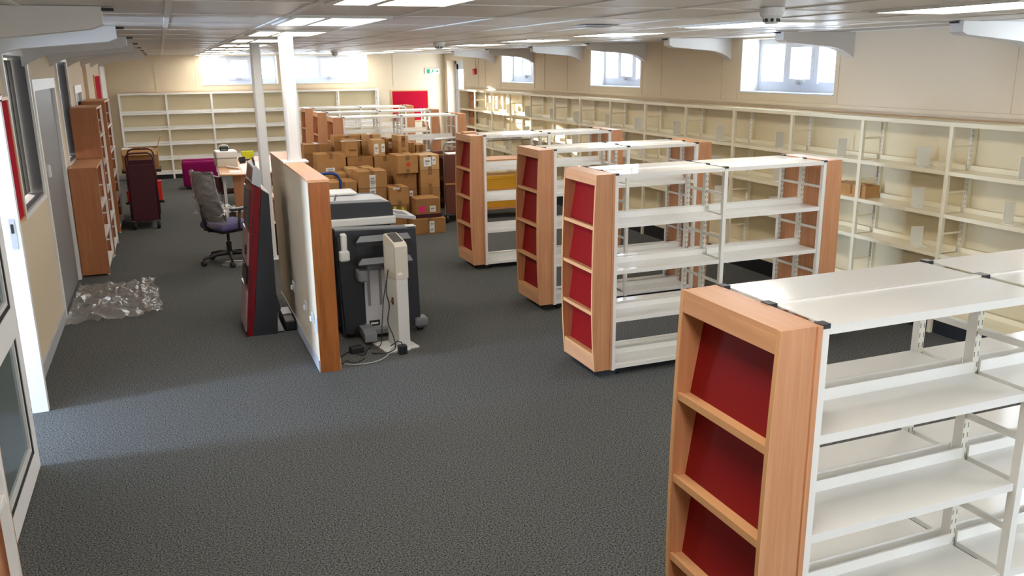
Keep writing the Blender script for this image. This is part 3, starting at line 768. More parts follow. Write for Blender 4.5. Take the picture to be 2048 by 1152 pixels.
carton('carton with bright pink note and white label on a wide carton', _a.x, _b.x, 11.25, 11.58, ZW, P(*Z7(1060, 832), 'Y', 11.25).z, 0.0, 'cardboard_b', ((0.24, 0.45, 0.085, 0.085, PK), (0.70, 0.45, 0.085, 0.085, PA), (0.5, 0.06, 0.40, 0.05, 'maroon')), False)
column(762, 915, 11.45, 0.34, [745, 882, 1035], [('upright carton with brown tape stripe and white top label', ((0.35, 0.95, 0.09, 0.025, PA),), 'cardboard', 0.06), ('carton with two small yellow stickers under a taped upright carton', ((0.3, 0.9, 0.04, 0.04, 'lime'), (0.75, 0.85, 0.035, 0.05, 'lime')), 'cardboard_b', 0)])
column(522, 750, 11.52, 0.40, [622, 752, 860], [('large carton with two white labels on its front', ((0.5, 0.52, 0.085, 0.12, PA), (0.5, 0.15, 0.085, 0.1, PA)), 'cardboard', 0), ('carton with two white labels below the large labelled carton', ((0.5, 0.72, 0.085, 0.10, PA), (0.5, 0.3, 0.085, 0.1, PA)), 'cardboard_b', 0)])
column(300, 515, 11.50, 0.40, [705, 812], [('wide pale carton beside the large carton with white labels', (), 'cardboard', 0)])
column(448, 650, 11.96, 0.36, [600, 700], [('carton peeping over the large carton with white labels', (), 'cardboard_c', 0)])
column(270, 442, 11.96, 0.32, [640, 700], [('narrow plain carton behind the wide pale carton', (), 'cardboard', 0)])
column(1000, 1150, 11.72, 0.40, [498, 612, 750, 818], [('open-topped carton with torn white label at pile corner', ((0.38, 0.55, 0.11, 0.13, PA), (0.72, 0.62, 0.05, 0.11, PA)), 'cardboard_c', 0.0), ('tall plain carton under the carton with torn label', (), 'cardboard', 0), ('carton third from the top of the pile corner stack', (), 'cardboard_b', 0)])
column(822, 985, 11.74, 0.42, [500, 640, 768, 835], [('tilted carton with orange mark and brown tape', ((0.52, 0.5, 0.05, 0.06, 'red_mark'),), 'cardboard', 0.05), ('sagging carton under the tilted orange-marked carton', (), 'cardboard_b', -0.03), ('low carton with white side label in the orange-marked stack', ((0.7, 0.4, 0.05, 0.1, PA),), 'cardboard_b', 0)])
column(752, 818, 11.98, 0.30, [655, 740], [('narrow carton squeezed between taller stacks', (), 'cardboard_b', 0)])
zt2 = column(648, 815, 12.36, 0.36, [508, 655], [('carton with vertical tape under a white-labelled carton', (), 'cardboard', 0)])
zt = column(440, 640, 12.38, 0.36, [512, 605], [('long dim carton in the middle of the pile', (), 'cardboard_b', 0)])
column(205, 432, 12.34, 0.36, [490, 632], [('big square carton with small label near its bottom edge', ((0.45, 0.08, 0.13, 0.06, PA),), 'cardboard', 0)])
column(105, 320, 12.80, 0.30, [415, 492], [('long carton behind the big square carton near the post', (), 'cardboard_b', 0)])
# top layers
_a, _b = P(*Z7(345, 440), 'Y', 12.40), P(*Z7(520, 440), 'Y', 12.40)
carton('carton with pale top flap edge on the upper layer', _a.x, _b.x, 12.40, 12.72, zt, P(*Z7(440, 385), 'Y', 12.40).z, 0.0, 'cardboard', ((0.62, 0.4, 0.10, 0.03, 'tape_brown'), (0.5, 0.96, 0.3, 0.015, PA)), False)
_a, _b = P(*Z7(530, 440), 'Y', 12.42), P(*Z7(725, 440), 'Y', 12.42)
carton('turned carton with white address labels on the upper layer', (_a.x + _b.x) / 2 - 0.2, (_a.x + _b.x) / 2 + 0.19, 12.40, 12.70, zt2, zt2 + 0.235, 0.0, 'cardboard_c', ((0.30, 0.45, 0.06, 0.15, PA), (0.86, 0.5, 0.05, 0.12, PA)), False)
column(828, 912, 12.36, 0.36, [350, 400, 495], [('small carton topping the tallest stack of the pile', (), 'cardboard_c', 0), ('taped carton second from the top of the tallest stack', (), 'cardboard', 0)])
column(735, 822, 12.76, 0.3, [370, 500], [('narrow carton with white side label behind the turned carton', ((0.4, 0.6, 0.05, 0.1, PA),), 'cardboard_b', 0)])
column(916, 960, 12.62, 0.34, [405, 470], [('narrow carton beside the tallest stack at back of pile', (), 'cardboard', 0)])
column(966, 1045, 12.62, 0.34, [418, 470], [('dark-cornered carton at the back corner of the pile', (), 'cardboard_b', 0)])
column(335, 540, 12.80, 0.30, [348, 400], [('long carton at the back behind the pale-flapped carton', (), 'cardboard', 0)])
column(545, 700, 12.80, 0.30, [340, 400], [('pale carton at the back behind the turned labelled carton', (), 'cardboard_c', 0)])

# ------------------------------------------------------------------ kiosk
k = thing('self_service_kiosk', 'red and charcoal self-service kiosk leaning back beside the low partition', 'kiosk', (0, 7.37, 0))
D = 0.56
part('cabinet', MB().prism([(0.515, 0.0), (0.72, 0.0), (0.735, 0.19), (0.765, 0.22), (0.735, 0.36), (0.742, 1.22), (0.684, 1.265)], 'Y', 0, D), 'charcoal', k)
part('top_cap', MB().prism([(0.682, 1.266), (0.744, 1.221), (0.748, 1.226), (0.686, 1.275)], 'Y', 0.0, D), 'pale_grey', k)
part('front_shell', MB().prism([(0.462, 0.0), (0.514, 0.0), (0.682, 1.27), (0.605, 1.31)], 'Y', 0.004, D - 0.004), 'kiosk_red', k)
hd = part('head', MB().prism([(0.614, 1.315), (0.683, 1.275), (0.695, 1.41), (0.660, 1.46), (0.634, 1.45)], 'Y', 0.01, D - 0.01), 'light_grey', k)
part('sign_panel', MB().prism([(0.617, 1.335), (0.637, 1.445), (0.634, 1.447), (0.613, 1.337)], 'Y', 0.06, D - 0.06), 'kiosk_red', hd)
def kface(z0, z1, y0, y1, m, nm, t=0.012):
    f = lambda z: 0.462 + (0.605 - 0.462) * z / 1.31
    part(nm, MB().prism([(f(z0) - t, z0), (f(z0), z0), (f(z1), z1), (f(z1) - t, z1)], 'Y', y0, y1), m, k)
kface(0.95, 1.26, 0.05, D - 0.05, 'dark_glass', 'screen')
kface(0.62, 0.90, 0.03, D - 0.03, 'kiosk_front', 'scanner_panel')
kface(0.44, 0.58, 0.10, D - 0.10, 'black_plastic', 'printer_slot')
kface(0.04, 0.40, 0.03, D - 0.03, 'kiosk_front', 'door_panel')
kface(0.70, 0.78, 0.12, 0.2, 'black_plastic', 'card_reader', 0.022)
part('lock_strip', MB().prism([(0.478, 0.06), (0.486, 0.06), (0.632, 1.28), (0.624, 1.28)], 'Y', 0.0005, 0.004), 'maroon', k)
part('handle_loop', MB().tube([(0.655, 0.10, 1.455), (0.65, 0.10, 1.50), (0.65, 0.14, 1.51), (0.662, 0.32, 1.50), (0.675, 0.44, 1.47), (0.68, 0.47, 1.42)], 0.008, 6), 'black_plastic', k)
part('foot_plate', bx(0.50, 0.78, 0.02, D - 0.02, 0.0, 0.012), 'black_plastic', k)
o = part('cable_box', MB().rbox(0.79, 0.885, 7.40, 7.86, 0.0, 0.09, 0.01, 1), 'black_plastic'); tag(o, 'flat black box on the carpet between kiosk and partition', 'box')
part('lid', bx(0.80, 0.88, 7.62, 7.85, 0.09, 0.10), 'light_grey', o)
o = thing('black_pedestal', 'low black cabinet with white top behind the kiosk', 'cabinet', (0.82, 10.64, 0))
part('body', MB().rbox(0, 0.30, 0, 0.5, 0.02, 0.40, 0.006, 1), 'black_plastic', o); part('top', bx(-0.005, 0.305, -0.005, 0.505, 0.40, 0.418), 'paper', o); part('plinth', bx(0.02, 0.28, 0.02, 0.48, 0, 0.02), 'dark_grey', o)

# ------------------------------------------------------------------ copier, finisher and pedestal
c = thing('photocopier', 'dark photocopier with white scanner band behind the oak-ended partition', 'photocopier', (0, 0, 0))
part('body', MB().rbox(1.12, 1.72, 7.12, 7.74, 0.06, 0.925, 0.012, 1), 'charcoal', c)
part('scanner_band', MB().rbox(1.10, 1.755, 7.10, 7.76, 0.938, 1.008, 0.012, 2), 'pale_grey', c)
part('neck', bx(1.13, 1.71, 7.13, 7.72, 0.925, 0.938), 'black_plastic', c)
adf = part('document_feeder', MB().prism([(1.11, 1.008), (1.735, 1.008), (1.735, 1.08), (1.715, 1.125), (1.11, 1.14)], 'Y', 7.12, 7.74), 'charcoal', c)
part('feeder_cover', MB().prism([(1.11, 1.14), (1.715, 1.125), (1.64, 1.15), (1.11, 1.16)], 'Y', 7.16, 7.50), 'light_grey', adf)
part('paper_tray', MB().rbox(1.12, 1.50, 7.44, 7.72, 1.16, 1.18, 0.006, 1), 'pale_grey', adf)
part('tray_hinge', MB().tube([(1.25, 7.18, 1.155), (1.27, 7.22, 1.19), (1.28, 7.24, 1.195)], 0.008, 6), 'black_plastic', adf)
for z in (0.12, 0.34, 0.58): part('paper_drawer', MB().rbox(1.72, 1.735, 7.17, 7.69, z, z + 0.2, 0.006, 1), 'dark_grey', c)
pn = part('control_panel', MB().hexa([(1.755, 7.17, 0.98), (1.95, 7.17, 0.95), (1.95, 7.52, 0.95), (1.755, 7.52, 0.98), (1.755, 7.17, 1.01), (1.95, 7.17, 0.975), (1.95, 7.52, 0.975), (1.755, 7.52, 1.01)]), 'light_grey', c)
part('panel_screen', MB().hexa([(1.79, 7.22, 1.003), (1.89, 7.22, 0.985), (1.89, 7.42, 0.985), (1.79, 7.42, 1.003), (1.79, 7.22, 1.006), (1.89, 7.22, 0.988), (1.89, 7.42, 0.988), (1.79, 7.42, 1.006)]), 'charcoal', pn)
for cx in (1.2, 1.64):
    for cy in (7.22, 7.64):
        part('caster', MB().lathe([(0.012, -0.014), (0.03, -0.014), (0.03, 0.014), (0.012, 0.014)], cx, cy, 0.03, 14, 'X'), 'black_plastic', c)

f = thing('paper_finisher', 'black copier finisher with grey trays standing in front of the photocopier', 'finisher', (0, 0, 0))
part('body', MB().prism([(1.20, 0.94), (1.885, 0.915), (1.90, 0.05), (1.22, 0.05)], 'Y', 6.96, 7.06), 'charcoal', f)
part('side_shell', MB().prism([(1.205, 0.90), (1.36, 0.90), (1.40, 0.06), (1.235, 0.06)], 'Y', 6.925, 6.96), 'black_plastic', f)
part('top_edge', MB().prism([(1.20, 0.94), (1.885, 0.915), (1.885, 0.93), (1.20, 0.952)], 'Y', 6.95, 7.065), 'mid_grey', f)
part('corner_cap', MB().rbox(1.80, 1.89, 6.95, 7.05, 0.915, 0.935, 0.006, 1), 'pale_grey', f)
tr = part('tray_channel', MB().box(1.415, 1.70, 6.93, 6.96, 0.06, 0.68), 'light_grey', f)
for xx in (1.45, 1.55, 1.65): part('channel_groove', bx(xx - 0.012, xx + 0.012, 6.927, 6.932, 0.28, 0.67), 'mid_grey', tr)
part('rating_plate', bx(1.44, 1.53, 6.926, 6.930, 0.10, 0.15), 'black_plastic', tr); part('rating_print', bx(1.452, 1.515, 6.924, 6.926, 0.117, 0.132), 'pale_grey', tr)
for z, y0 in ((0.66, 6.76), (0.84, 6.80)):
    part('output_tray', MB().hexa([(1.34, y0, z + 0.02), (1.80, y0, z + 0.02), (1.84, 6.96, z - 0.05), (1.37, 6.96, z - 0.05), (1.38, y0 + 0.03, z + 0.065), (1.78, y0 + 0.03, z + 0.065), (1.84, 6.96, z - 0.01), (1.37, 6.96, z - 0.01)]), 'mid_grey', f)
part('tray_bracket', MB().rbox(1.345, 1.43, 6.80, 6.96, 0.52, 0.62, 0.015, 1).rbox(1.43, 1.60, 6.88, 6.95, 0.60, 0.68, 0.01, 1), 'mid_grey', f)
part('foot', MB().prism([(6.70, 0.035), (6.70, 0.10), (6.80, 0.12), (6.97, 0.12), (6.97, 0.06)], 'X', 1.35, 1.45), 'mid_grey', f)
part('foot', MB().rbox(1.43, 1.70, 6.88, 6.98, 0.03, 0.09, 0.012, 1), 'mid_grey', f)
part('foot', MB().rbox(1.84, 1.96, 6.92, 7.05, 0.045, 0.12, 0.018, 2), 'mid_grey', f)
part('caster', MB().lathe([(0.01, -0.025), (0.028, -0.025), (0.028, 0.025), (0.01, 0.025)], 1.895, 6.98, 0.028, 14, 'X'), 'black_plastic', f)
part('caster', MB().lathe([(0.01, -0.025), (0.028, -0.025), (0.028, 0.025), (0.01, 0.025)], 1.30, 7.02, 0.028, 14, 'X'), 'black_plastic', f)
part('staple_holder', MB().rbox(1.235, 1.285, 6.90, 6.955, 0.74, 0.92, 0.01, 1).rbox(1.215, 1.30, 6.885, 6.955, 0.69, 0.78, 0.012, 1), 'pale_grey', f)

p = thing('pedestal', 'white metal pedestal with beige head standing in front of the finisher', 'pedestal', (1.615, 6.61, 0), math.radians(10))
part('base_plate', MB().prism([(-0.17, -0.145), (0.02, -0.155), (0.04, -0.13), (0.12, -0.13), (0.12, 0.14), (-0.17, 0.16)], 'Z', 0.0, 0.012), 'pale_grey', p)
part('column', MB().rbox(-0.05, 0.05, -0.11, 0.11, 0.012, 0.62, 0.004, 1), 'pale_grey', p)
hd = part('head', MB().prism([(-0.115, 0.60), (0.115, 0.60), (0.115, 0.925), (0.085, 0.94), (-0.09, 0.885), (-0.115, 0.86)], 'X', -0.054, 0.054), 'beige_plastic', p)
part('head_panel', bx(-0.0555, -0.054, -0.08, 0.08, 0.64, 0.85), 'pale_grey', hd)
part('head_sticker', bx(-0.04, 0.0, -0.1165, -0.115, 0.63, 0.65), 'paper', hd)
part('top_window', MB().hexa([(-0.04, -0.07, 0.893), (0.04, -0.07, 0.893), (0.04, 0.07, 0.937), (-0.04, 0.07, 0.937), (-0.04, -0.07, 0.897), (0.04, -0.07, 0.897), (0.04, 0.07, 0.941), (-0.04, 0.07, 0.941)]), 'dark_glass', hd)
part('lock', MB().box(-0.054, -0.05, -0.04, -0.005, 0.37, 0.43).lathe([(0.01, 0), (0.01, 0.012)], -0.066, -0.022, 0.40, 12, 'X'), 'brass', p)

def wob(pts, r, nm, lab, m='black_plastic', seg=6):
    # Catmull-Rom through the points
    V = [Vector(q) for q in pts]; out = []
    for i in range(len(V) - 1):
        a, b, c_, d = V[max(i - 1, 0)], V[i], V[i + 1], V[min(i + 2, len(V) - 1)]
        for s_ in range(6):
            t = s_ / 6
            out.append(0.5 * ((2 * b) + (-a + c_) * t + (2 * a - 5 * b + 4 * c_ - d) * t * t + (-a + 3 * b - 3 * c_ + d) * t ** 3))
    out.append(V[-1])
    o = part(nm, MB().tube(out, r, seg), m, None, smooth=True)
    return tag(o, lab, 'cable')
wob([(1.545, 6.60, 0.66), (1.51, 6.55, 0.5), (1.525, 6.53, 0.38), (1.50, 6.50, 0.25), (1.53, 6.46, 0.14), (1.535, 6.43, 0.05), (1.48, 6.42, 0.022), (1.42, 6.43, 0.018), (1.36, 6.50, 0.006)], 0.005, 'cable', 'thick black cable hanging down the white pedestal')
wob([(1.545, 6.68, 0.55), (1.50, 6.62, 0.4), (1.47, 6.58, 0.22), (1.45, 6.56, 0.06), (1.42, 6.60, 0.016), (1.36, 6.62, 0.005)], 0.004, 'cable', 'thin black cable dropping beside the white pedestal')
wob([(1.62, 6.50, 0.045), (1.58, 6.56, 0.03), (1.52, 6.50, 0.02), (1.45, 6.38, 0.006), (1.34, 6.29, 0.005), (1.20, 6.28, 0.005), (1.10, 6.33, 0.005)], 0.004, 'cable', 'pale grey cable curving over the carpet by the oak end', 'light_grey')
wob([(1.09, 6.48, 0.005), (1.13, 6.54, 0.005), (1.20, 6.60, 0.005), (1.28, 6.48, 0.005), (1.34, 6.60, 0.005), (1.40, 6.68, 0.005)], 0.005, 'cable', 'tangled black cable on the carpet beside the oak end')
wob([(1.085, 6.34, 0.004), (1.13, 6.38, 0.012), (1.17, 6.33, 0.004), (1.24, 6.36, 0.004), (1.28, 6.42, 0.004)], 0.004, 'cable', 'short black cable looped at the foot of the oak end')
q = P(713, 705, 'Z', 0)
o = part('power_adapter', MB().rbox(-0.055, 0.055, -0.035, 0.035, 0, 0.055, 0.008, 2), 'black_plastic', None, (q.x, q.y, 0), 0.15); tag(o, 'black power brick among cables by the oak end', 'power adapter')
part('lead_stub', MB().tube([(0.05, 0, 0.03), (0.08, 0.01, 0.02)], 0.006, 6), 'black_plastic', o)
q = P(806, 708, 'Z', 0)
o = part('plug_adapter', MB().rbox(-0.034, 0.034, -0.03, 0.03, 0, 0.075, 0.008, 2), 'black_plastic', None, (q.x, q.y + 0.01, 0), 0.1); tag(o, 'black plug adapter at the edge of the pedestal base', 'power adapter')
part('lead', MB().tube([(0.0, 0.0, 0.075), (-0.005, 0.005, 0.095), (-0.03, 0.02, 0.105), (-0.09, 0.03, 0.07)], 0.005, 6), 'black_plastic', o)

# blue sack truck behind the copier
q0, q1 = P(658, 347, 'Y', 9.3), P(682, 385, 'Y', 9.3)
t = thing('hand_truck', 'blue tubular hand truck standing behind the photocopier', 'hand truck', (0, 0, 0))
zt = q0.z
pts = [(1.30, 9.3, 0.08), (1.30, 9.3, zt - 0.08), (1.32, 9.3, zt - 0.02), (1.36, 9.3, zt), (q1.x - 0.09, 9.3, zt), (q1.x - 0.03, 9.3, zt - 0.02), (q1.x, 9.3, zt - 0.08), (q1.x, 9.3, 0.08)]
part('frame', MB().tube(pts, 0.016, 10), 'blue_steel', t, smooth=True)
part('cross_bar', MB().tube([(1.30, 9.3, 0.55), (q1.x, 9.3, 0.55)], 0.012, 8).tube([(1.30, 9.3, 0.9), (q1.x, 9.3, 0.9)], 0.012, 8), 'blue_steel', t)
part('toe_plate', bx(1.29, q1.x + 0.01, 9.31, 9.52, 0.0, 0.012), 'blue_steel', t)
for xx in (1.25, q1.x + 0.05): part('wheel', MB().lathe([(0.03, -0.02), (0.09, -0.02), (0.1, 0), (0.09, 0.02), (0.03, 0.02)], xx, 9.22, 0.1, 18, 'X'), 'black_plastic', t)
part('axle', MB().tube([(1.25, 9.22, 0.1), (q1.x + 0.05, 9.22, 0.1)], 0.008, 6).box(1.29, 1.31, 9.22, 9.3, 0.09, 0.11).box(q1.x - 0.01, q1.x + 0.01, 9.22, 9.3, 0.09, 0.11), 'steel_tube', t)

# ------------------------------------------------------------------ office chair wrapped in film
ch = thing('office_chair', 'grey mesh office chair still wrapped in clear plastic film', 'chair', (0.55, 10.50, 0), math.radians(29))
part('column', MB().lathe([(0.03, 0.10), (0.03, 0.26), (0.018, 0.26), (0.018, 0.40)], 0, 0, 0, 14), 'black_plastic', ch)
for i in range(5):
    a = 2 * PI * i / 5 + 0.45
    ca, sa = math.cos(a), math.sin(a)
    leg = part('base_leg', MB().tube([(0, 0, 0.12), (0.15 * ca, 0.15 * sa, 0.115), (0.31 * ca, 0.31 * sa, 0.085)], 0.02, 8, radii=[0.03, 0.022, 0.016]), 'black_plastic', ch)
    part('caster', MB().lathe([(0.012, -0.022), (0.03, -0.022), (0.032, 0), (0.03, 0.022), (0.012, 0.022)], 0.32 * ca, 0.32 * sa, 0.032, 14, 'X').box(0.32 * ca - 0.008, 0.32 * ca + 0.008, 0.32 * sa - 0.008, 0.32 * sa + 0.008, 0.03, 0.09), 'black_plastic', leg)
part('seat_pan', MB().rbox(-0.20, 0.22, -0.20, 0.20, 0.39, 0.42, 0.012, 2), 'black_plastic', ch)
part('seat', MB().rbox(-0.22, 0.25, -0.24, 0.24, 0.42, 0.50, 0.03, 3), 'purple_seat', ch, smooth=True)
def sheet(nu, nv, fn, th=None):
    mb = MB(); g = [[mb.bm.verts.new(fn(i / nu, j / nv)) for j in range(nv + 1)] for i in range(nu + 1)]
    for i in range(nu):
        for j in range(nv): mb.bm.faces.new((g[i][j], g[i + 1][j], g[i + 1][j + 1], g[i][j + 1]))
    if th:
        bmesh.ops.recalc_face_normals(mb.bm, faces=list(mb.bm.faces))
        bmesh.ops.solidify(mb.bm, geom=list(mb.bm.faces), thickness=th)
    return mb
def backfn(u, v):
    y = (u - 0.5) * (0.46 - 0.10 * abs(v - 0.45)); z = 0.52 + 0.58 * v
    x = -0.22 - 0.06 * math.sin(v * PI * 0.9) * 0.0 - 0.12 * v ** 1.5 + 0.05 * math.sin(v * PI) * -1 + 0.35 * (u - 0.5) ** 2
    return (x, y, z)
part('backrest', sheet(12, 14, backfn, 0.02), 'mesh_grey', ch, smooth=True)
part('back_frame', MB().tube([backfn(0, v / 10) for v in range(11)], 0.014, 8).tube([backfn(1, v / 10) for v in range(11)], 0.014, 8).tube([backfn(u / 10, 1) for u in range(11)], 0.014, 8), 'dark_grey', ch, smooth=True)
part('back_spine', MB().tube([(-0.05, 0, 0.41), (-0.24, 0, 0.42), (-0.29, 0, 0.52), (-0.31, 0, 0.72)], 0.022, 8), 'black_plastic', ch, smooth=True)
for s_ in (-1, 1):
    ar = part('armrest', MB().tube([(-0.02, s_ * 0.22, 0.42), (-0.02, s_ * 0.28, 0.43), (-0.02, s_ * 0.29, 0.52), (0.0, s_ * 0.29, 0.66)], 0.016, 8), 'dark_grey', ch, smooth=True)
    part('arm_pad', MB().rbox(-0.12, 0.14, s_ * 0.29 - 0.04, s_ * 0.29 + 0.04, 0.66, 0.69, 0.012, 2), 'dark_grey', ar)
rw = random.Random(5)
NZ = [[rw.uniform(-1, 1) for _ in range(60)] for _ in range(60)]
def crum(u, v, n=14):
    a, b = u * n, v * n
    i, j_ = int(a), int(b); fa, fb = a - i, b - j_
    g = lambda p, q_: NZ[p % 60][q_ % 60]
    return (g(i, j_) * (1 - fa) * (1 - fb) + g(i + 1, j_) * fa * (1 - fb) + g(i, j_ + 1) * (1 - fa) * fb + g(i + 1, j_ + 1) * fa * fb)
def bagfn(u, v):
    a = 2 * PI * u
    z = 0.46 + 0.66 * v
    vv = max(0, min(1, (z - 0.52) / 0.58))
    ry = (0.23 - 0.05 * abs(vv - 0.45)) * 1.10
    y = ry * math.sin(a)
    uu = max(0, min(1, 0.5 + math.sin(a) * 0.5))
    q_ = backfn(uu, vv)
    k_ = 0.020 * crum(u * 2, v * 2, 14)
    return (q_[0] + (0.045 - 0.02 * v) * math.cos(a) + k_, y + k_ * 0.6, z + 0.012 * crum(u + .3, v + .7, 18))
part('film_wrap', sheet(44, 30, bagfn), 'film_thick', ch)
def bagfn2(u, v):
    x = -0.26 + 0.56 * u; y = -0.30 + 0.60 * v
    return (x, y, 0.52 + 0.17 * (0.5 + 0.5 * math.sin(u * PI)) * (0.55 + 0.45 * abs(2 * v - 1)) + 0.03 * crum(u, v, 16))
part('film_wrap', sheet(30, 30, bagfn2), 'film_thick', ch)
o = part('plastic_bag', sheet(18, 18, lambda u, v: (0.16 * (u - 0.5) * 2 * math.sqrt(max(0.02, 1 - (2 * v - 1) ** 2)), 0.11 * (v - 0.5) * 2, 0.012 + 0.035 * max(0, 1 - (2 * u - 1) ** 2) * (1 - (2 * v - 1) ** 2) + 0.010 * abs(crum(u, v, 12)))), 'film', None, (0.60, 10.30, 0)); tag(o, 'small crumpled clear plastic bag under the wrapped office chair', 'plastic bag')
part('fold', MB().tube([(-0.12, 0.0, 0.05), (-0.03, 0.02, 0.058), (0.06, -0.01, 0.056), (0.12, 0.01, 0.045)], 0.004, 5), 'paper', o)

# ------------------------------------------------------------------ desks
ZD = 0.74
d = thing('curved_desk', 'beech desk with curved front panel under scattered papers and printer', 'desk', (0, 0, 0))
arc = [(0.66, 13.22), (0.85, 13.16), (1.1, 13.14), (1.4, 13.18), (1.65, 13.30), (1.82, 13.5), (1.88, 13.8), (1.88, 15.75), (0.74, 15.75)]
part('desk_top', MB().prism(arc, 'Z', ZD - 0.025, ZD), 'beech_flat', d)
part('edge_trim', MB().tube([(p_[0], p_[1] - 0.004, ZD - 0.012) for p_ in arc[:7]], 0.013, 6), 'beech_edge', d)
cv = [(0.84, 13.30), (0.95, 13.23), (1.1, 13.21), (1.3, 13.22), (1.5, 13.30), (1.66, 13.42), (1.76, 13.6)]
part('front_panel', MB().prism(cv + [(x + 0.0, y + 0.02) for x, y in reversed(cv)], 'Z', 0.02, ZD - 0.026), 'beech', d)
for lx, ly in ((0.72, 13.32), (0.79, 15.65), (1.82, 15.65)): part('leg', bx(lx - 0.02, lx + 0.02, ly - 0.02, ly + 0.02, 0, ZD - 0.026), 'pale_grey', d)
pr_ = thing('label_printer', 'boxy off-white printer standing on the curved desk', 'printer', (*P(456, 334, 'Z', ZD).xy, ZD), 0.06)
part('lower_case', MB().rbox(-0.16, 0.16, 0.0, 0.34, 0.0, 0.13, 0.012, 2), 'beige_plastic', pr_); part('upper_case', MB().rbox(-0.165, 0.165, -0.01, 0.35, 0.135, 0.245, 0.02, 2), 'pale_grey', pr_); part('seam', bx(-0.155, 0.155, 0.004, 0.33, 0.13, 0.135), 'mid_grey', pr_)
q = pr_.location
tm = part('card_terminal', MB().rbox(-0.065, 0.065, 0, 0.10, 0.0, 0.075, 0.015, 2), 'black_plastic', None, (q.x - 0.03, q.y + 0.08, q.z + 0.245)); tag(tm, 'black card terminal with white rim on top of the printer', 'card terminal')
part('rim', MB().tube([(-0.066, 0.05, 0.04), (-0.06, 0.06, 0.075), (0, 0.06, 0.09), (0.06, 0.06, 0.075), (0.066, 0.05, 0.04)], 0.012, 8), 'paper', tm); part('display', bx(-0.04, 0.04, -0.002, 0.0, 0.035, 0.06), 'lcd_green', tm)
for i in range(4): part('key', bx(-0.042 + 0.022 * i, -0.026 + 0.022 * i, -0.003, 0.0, 0.012, 0.026), 'light_grey', tm)
q = P(495, 318, 'Z', ZD)
o = part('lime_folder', MB().rbox(-0.09, 0.11, 0, 0.05, 0, 0.135, 0.006, 1), 'lime', None, (q.x, q.y, ZD)); tag(o, 'lime green upright folder at back of the curved desk', 'folder')
part('spine', bx(-0.095, -0.088, 0.004, 0.046, 0.004, 0.13), 'lime', o)
q = P(484, 326, 'Z', ZD)
o = part('tape_gun', MB().lathe([(0.02, -0.025), (0.055, -0.025), (0.055, 0.025), (0.02, 0.025)], 0, 0, 0.056, 18, 'Y'), 'tape_brown', None, (q.x, q.y, ZD), 0.5); tag(o, 'roll of brown parcel tape in dark holder beside the printer', 'tape')
part('holder', MB().box(0.03, 0.14, -0.02, 0.02, 0.03, 0.06).box(-0.06, 0.05, -0.03, -0.026, 0.0, 0.1), 'black_plastic', o)
def paper(lab, pts, z, th=0.003, m='paper', nm='paper_sheet'):
    o = part(nm, MB().prism(pts, 'Z', z, z + th), m); return tag(o, lab, 'paper')
paper('large white sheet spread over the right of the curved desk', [(1.0, 13.35), (1.15, 13.25), (1.5, 13.32), (1.72, 13.6), (1.75, 14.3), (1.6, 14.7), (1.25, 14.75), (1.02, 14.4)], ZD + 0.0005)
paper('white paper strip along the front edge of the curved desk', [(0.68, 13.22), (0.98, 13.17), (1.0, 13.24), (0.70, 13.30)], ZD + 0.0005)
paper('white sheet lying left of the large spread sheet', [(0.80, 13.36), (0.97, 13.32), (0.98, 13.62), (0.83, 13.66)], ZD + 0.0005)
o = part('paper_roll', MB().tube([(0.82, 14.05, ZD + 0.018), (0.98, 13.72, ZD + 0.018)], 0.018, 10), 'paper'); tag(o, 'rolled white paper lying diagonally on the curved desk', 'paper')

d2 = thing('side_desk', 'small beech desk beside the post with panda toy on it', 'desk', (0, 0, 0))
part('desk_top', bx(1.11, 1.75, 10.62, 11.15, 0.70, 0.725), 'beech_flat', d2)
part('modesty_panel', bx(1.13, 1.73, 10.95, 10.97, 0.15, 0.70), 'brown_panel', d2)
for lx in (1.13, 1.70): part('side_panel', bx(lx, lx + 0.03, 10.66, 11.12, 0, 0.70), 'beech_dark', d2)
pb = part('panda_toy', MB().lathe([(0.01, 0.0), (0.07, 0.01), (0.095, 0.05), (0.09, 0.1), (0.06, 0.14), (0.01, 0.155)], 0, 0, 0, 18), 'plush_white', None, (1.215, 10.78, 0.726), 0, smooth=True); tag(pb, 'white plush panda toy with black ears on the small desk', 'toy')
for s_ in (-1, 1):
    part('ear', MB().lathe([(0.004, -0.012), (0.024, -0.01), (0.028, 0), (0.024, 0.01), (0.004, 0.012)], s_ * 0.055, 0.0, 0.148, 12, 'Y'), 'black_plastic', pb, smooth=True)
    part('eye', MB().lathe([(0.003, -0.006), (0.014, 0.0), (0.003, 0.006)], s_ * 0.04 - 0.01, -0.083, 0.075, 10, 'Y'), 'black_plastic', pb)
rc = thing('maroon_chair', 'maroon plastic chair pushed up to the curved desk', 'chair', (0.80, 13.62, 0), 0.3)
part('seat', MB().rbox(-0.2, 0.2, -0.2, 0.2, 0.42, 0.45, 0.012, 2), 'maroon', rc)
part('backrest', MB().prism([(-0.18, 0.45), (-0.14, 0.45), (-0.18, 0.68), (-0.22, 0.68)], 'Y', -0.18, 0.18), 'maroon', rc)
for lx, ly in ((-0.17, -0.17), (-0.17, 0.17), (0.17, -0.17), (0.17, 0.17)): part('leg', MB().tube([(lx, ly, 0.42), (lx * 1.15, ly * 1.15, 0.0)], 0.011, 8), 'chrome', rc)

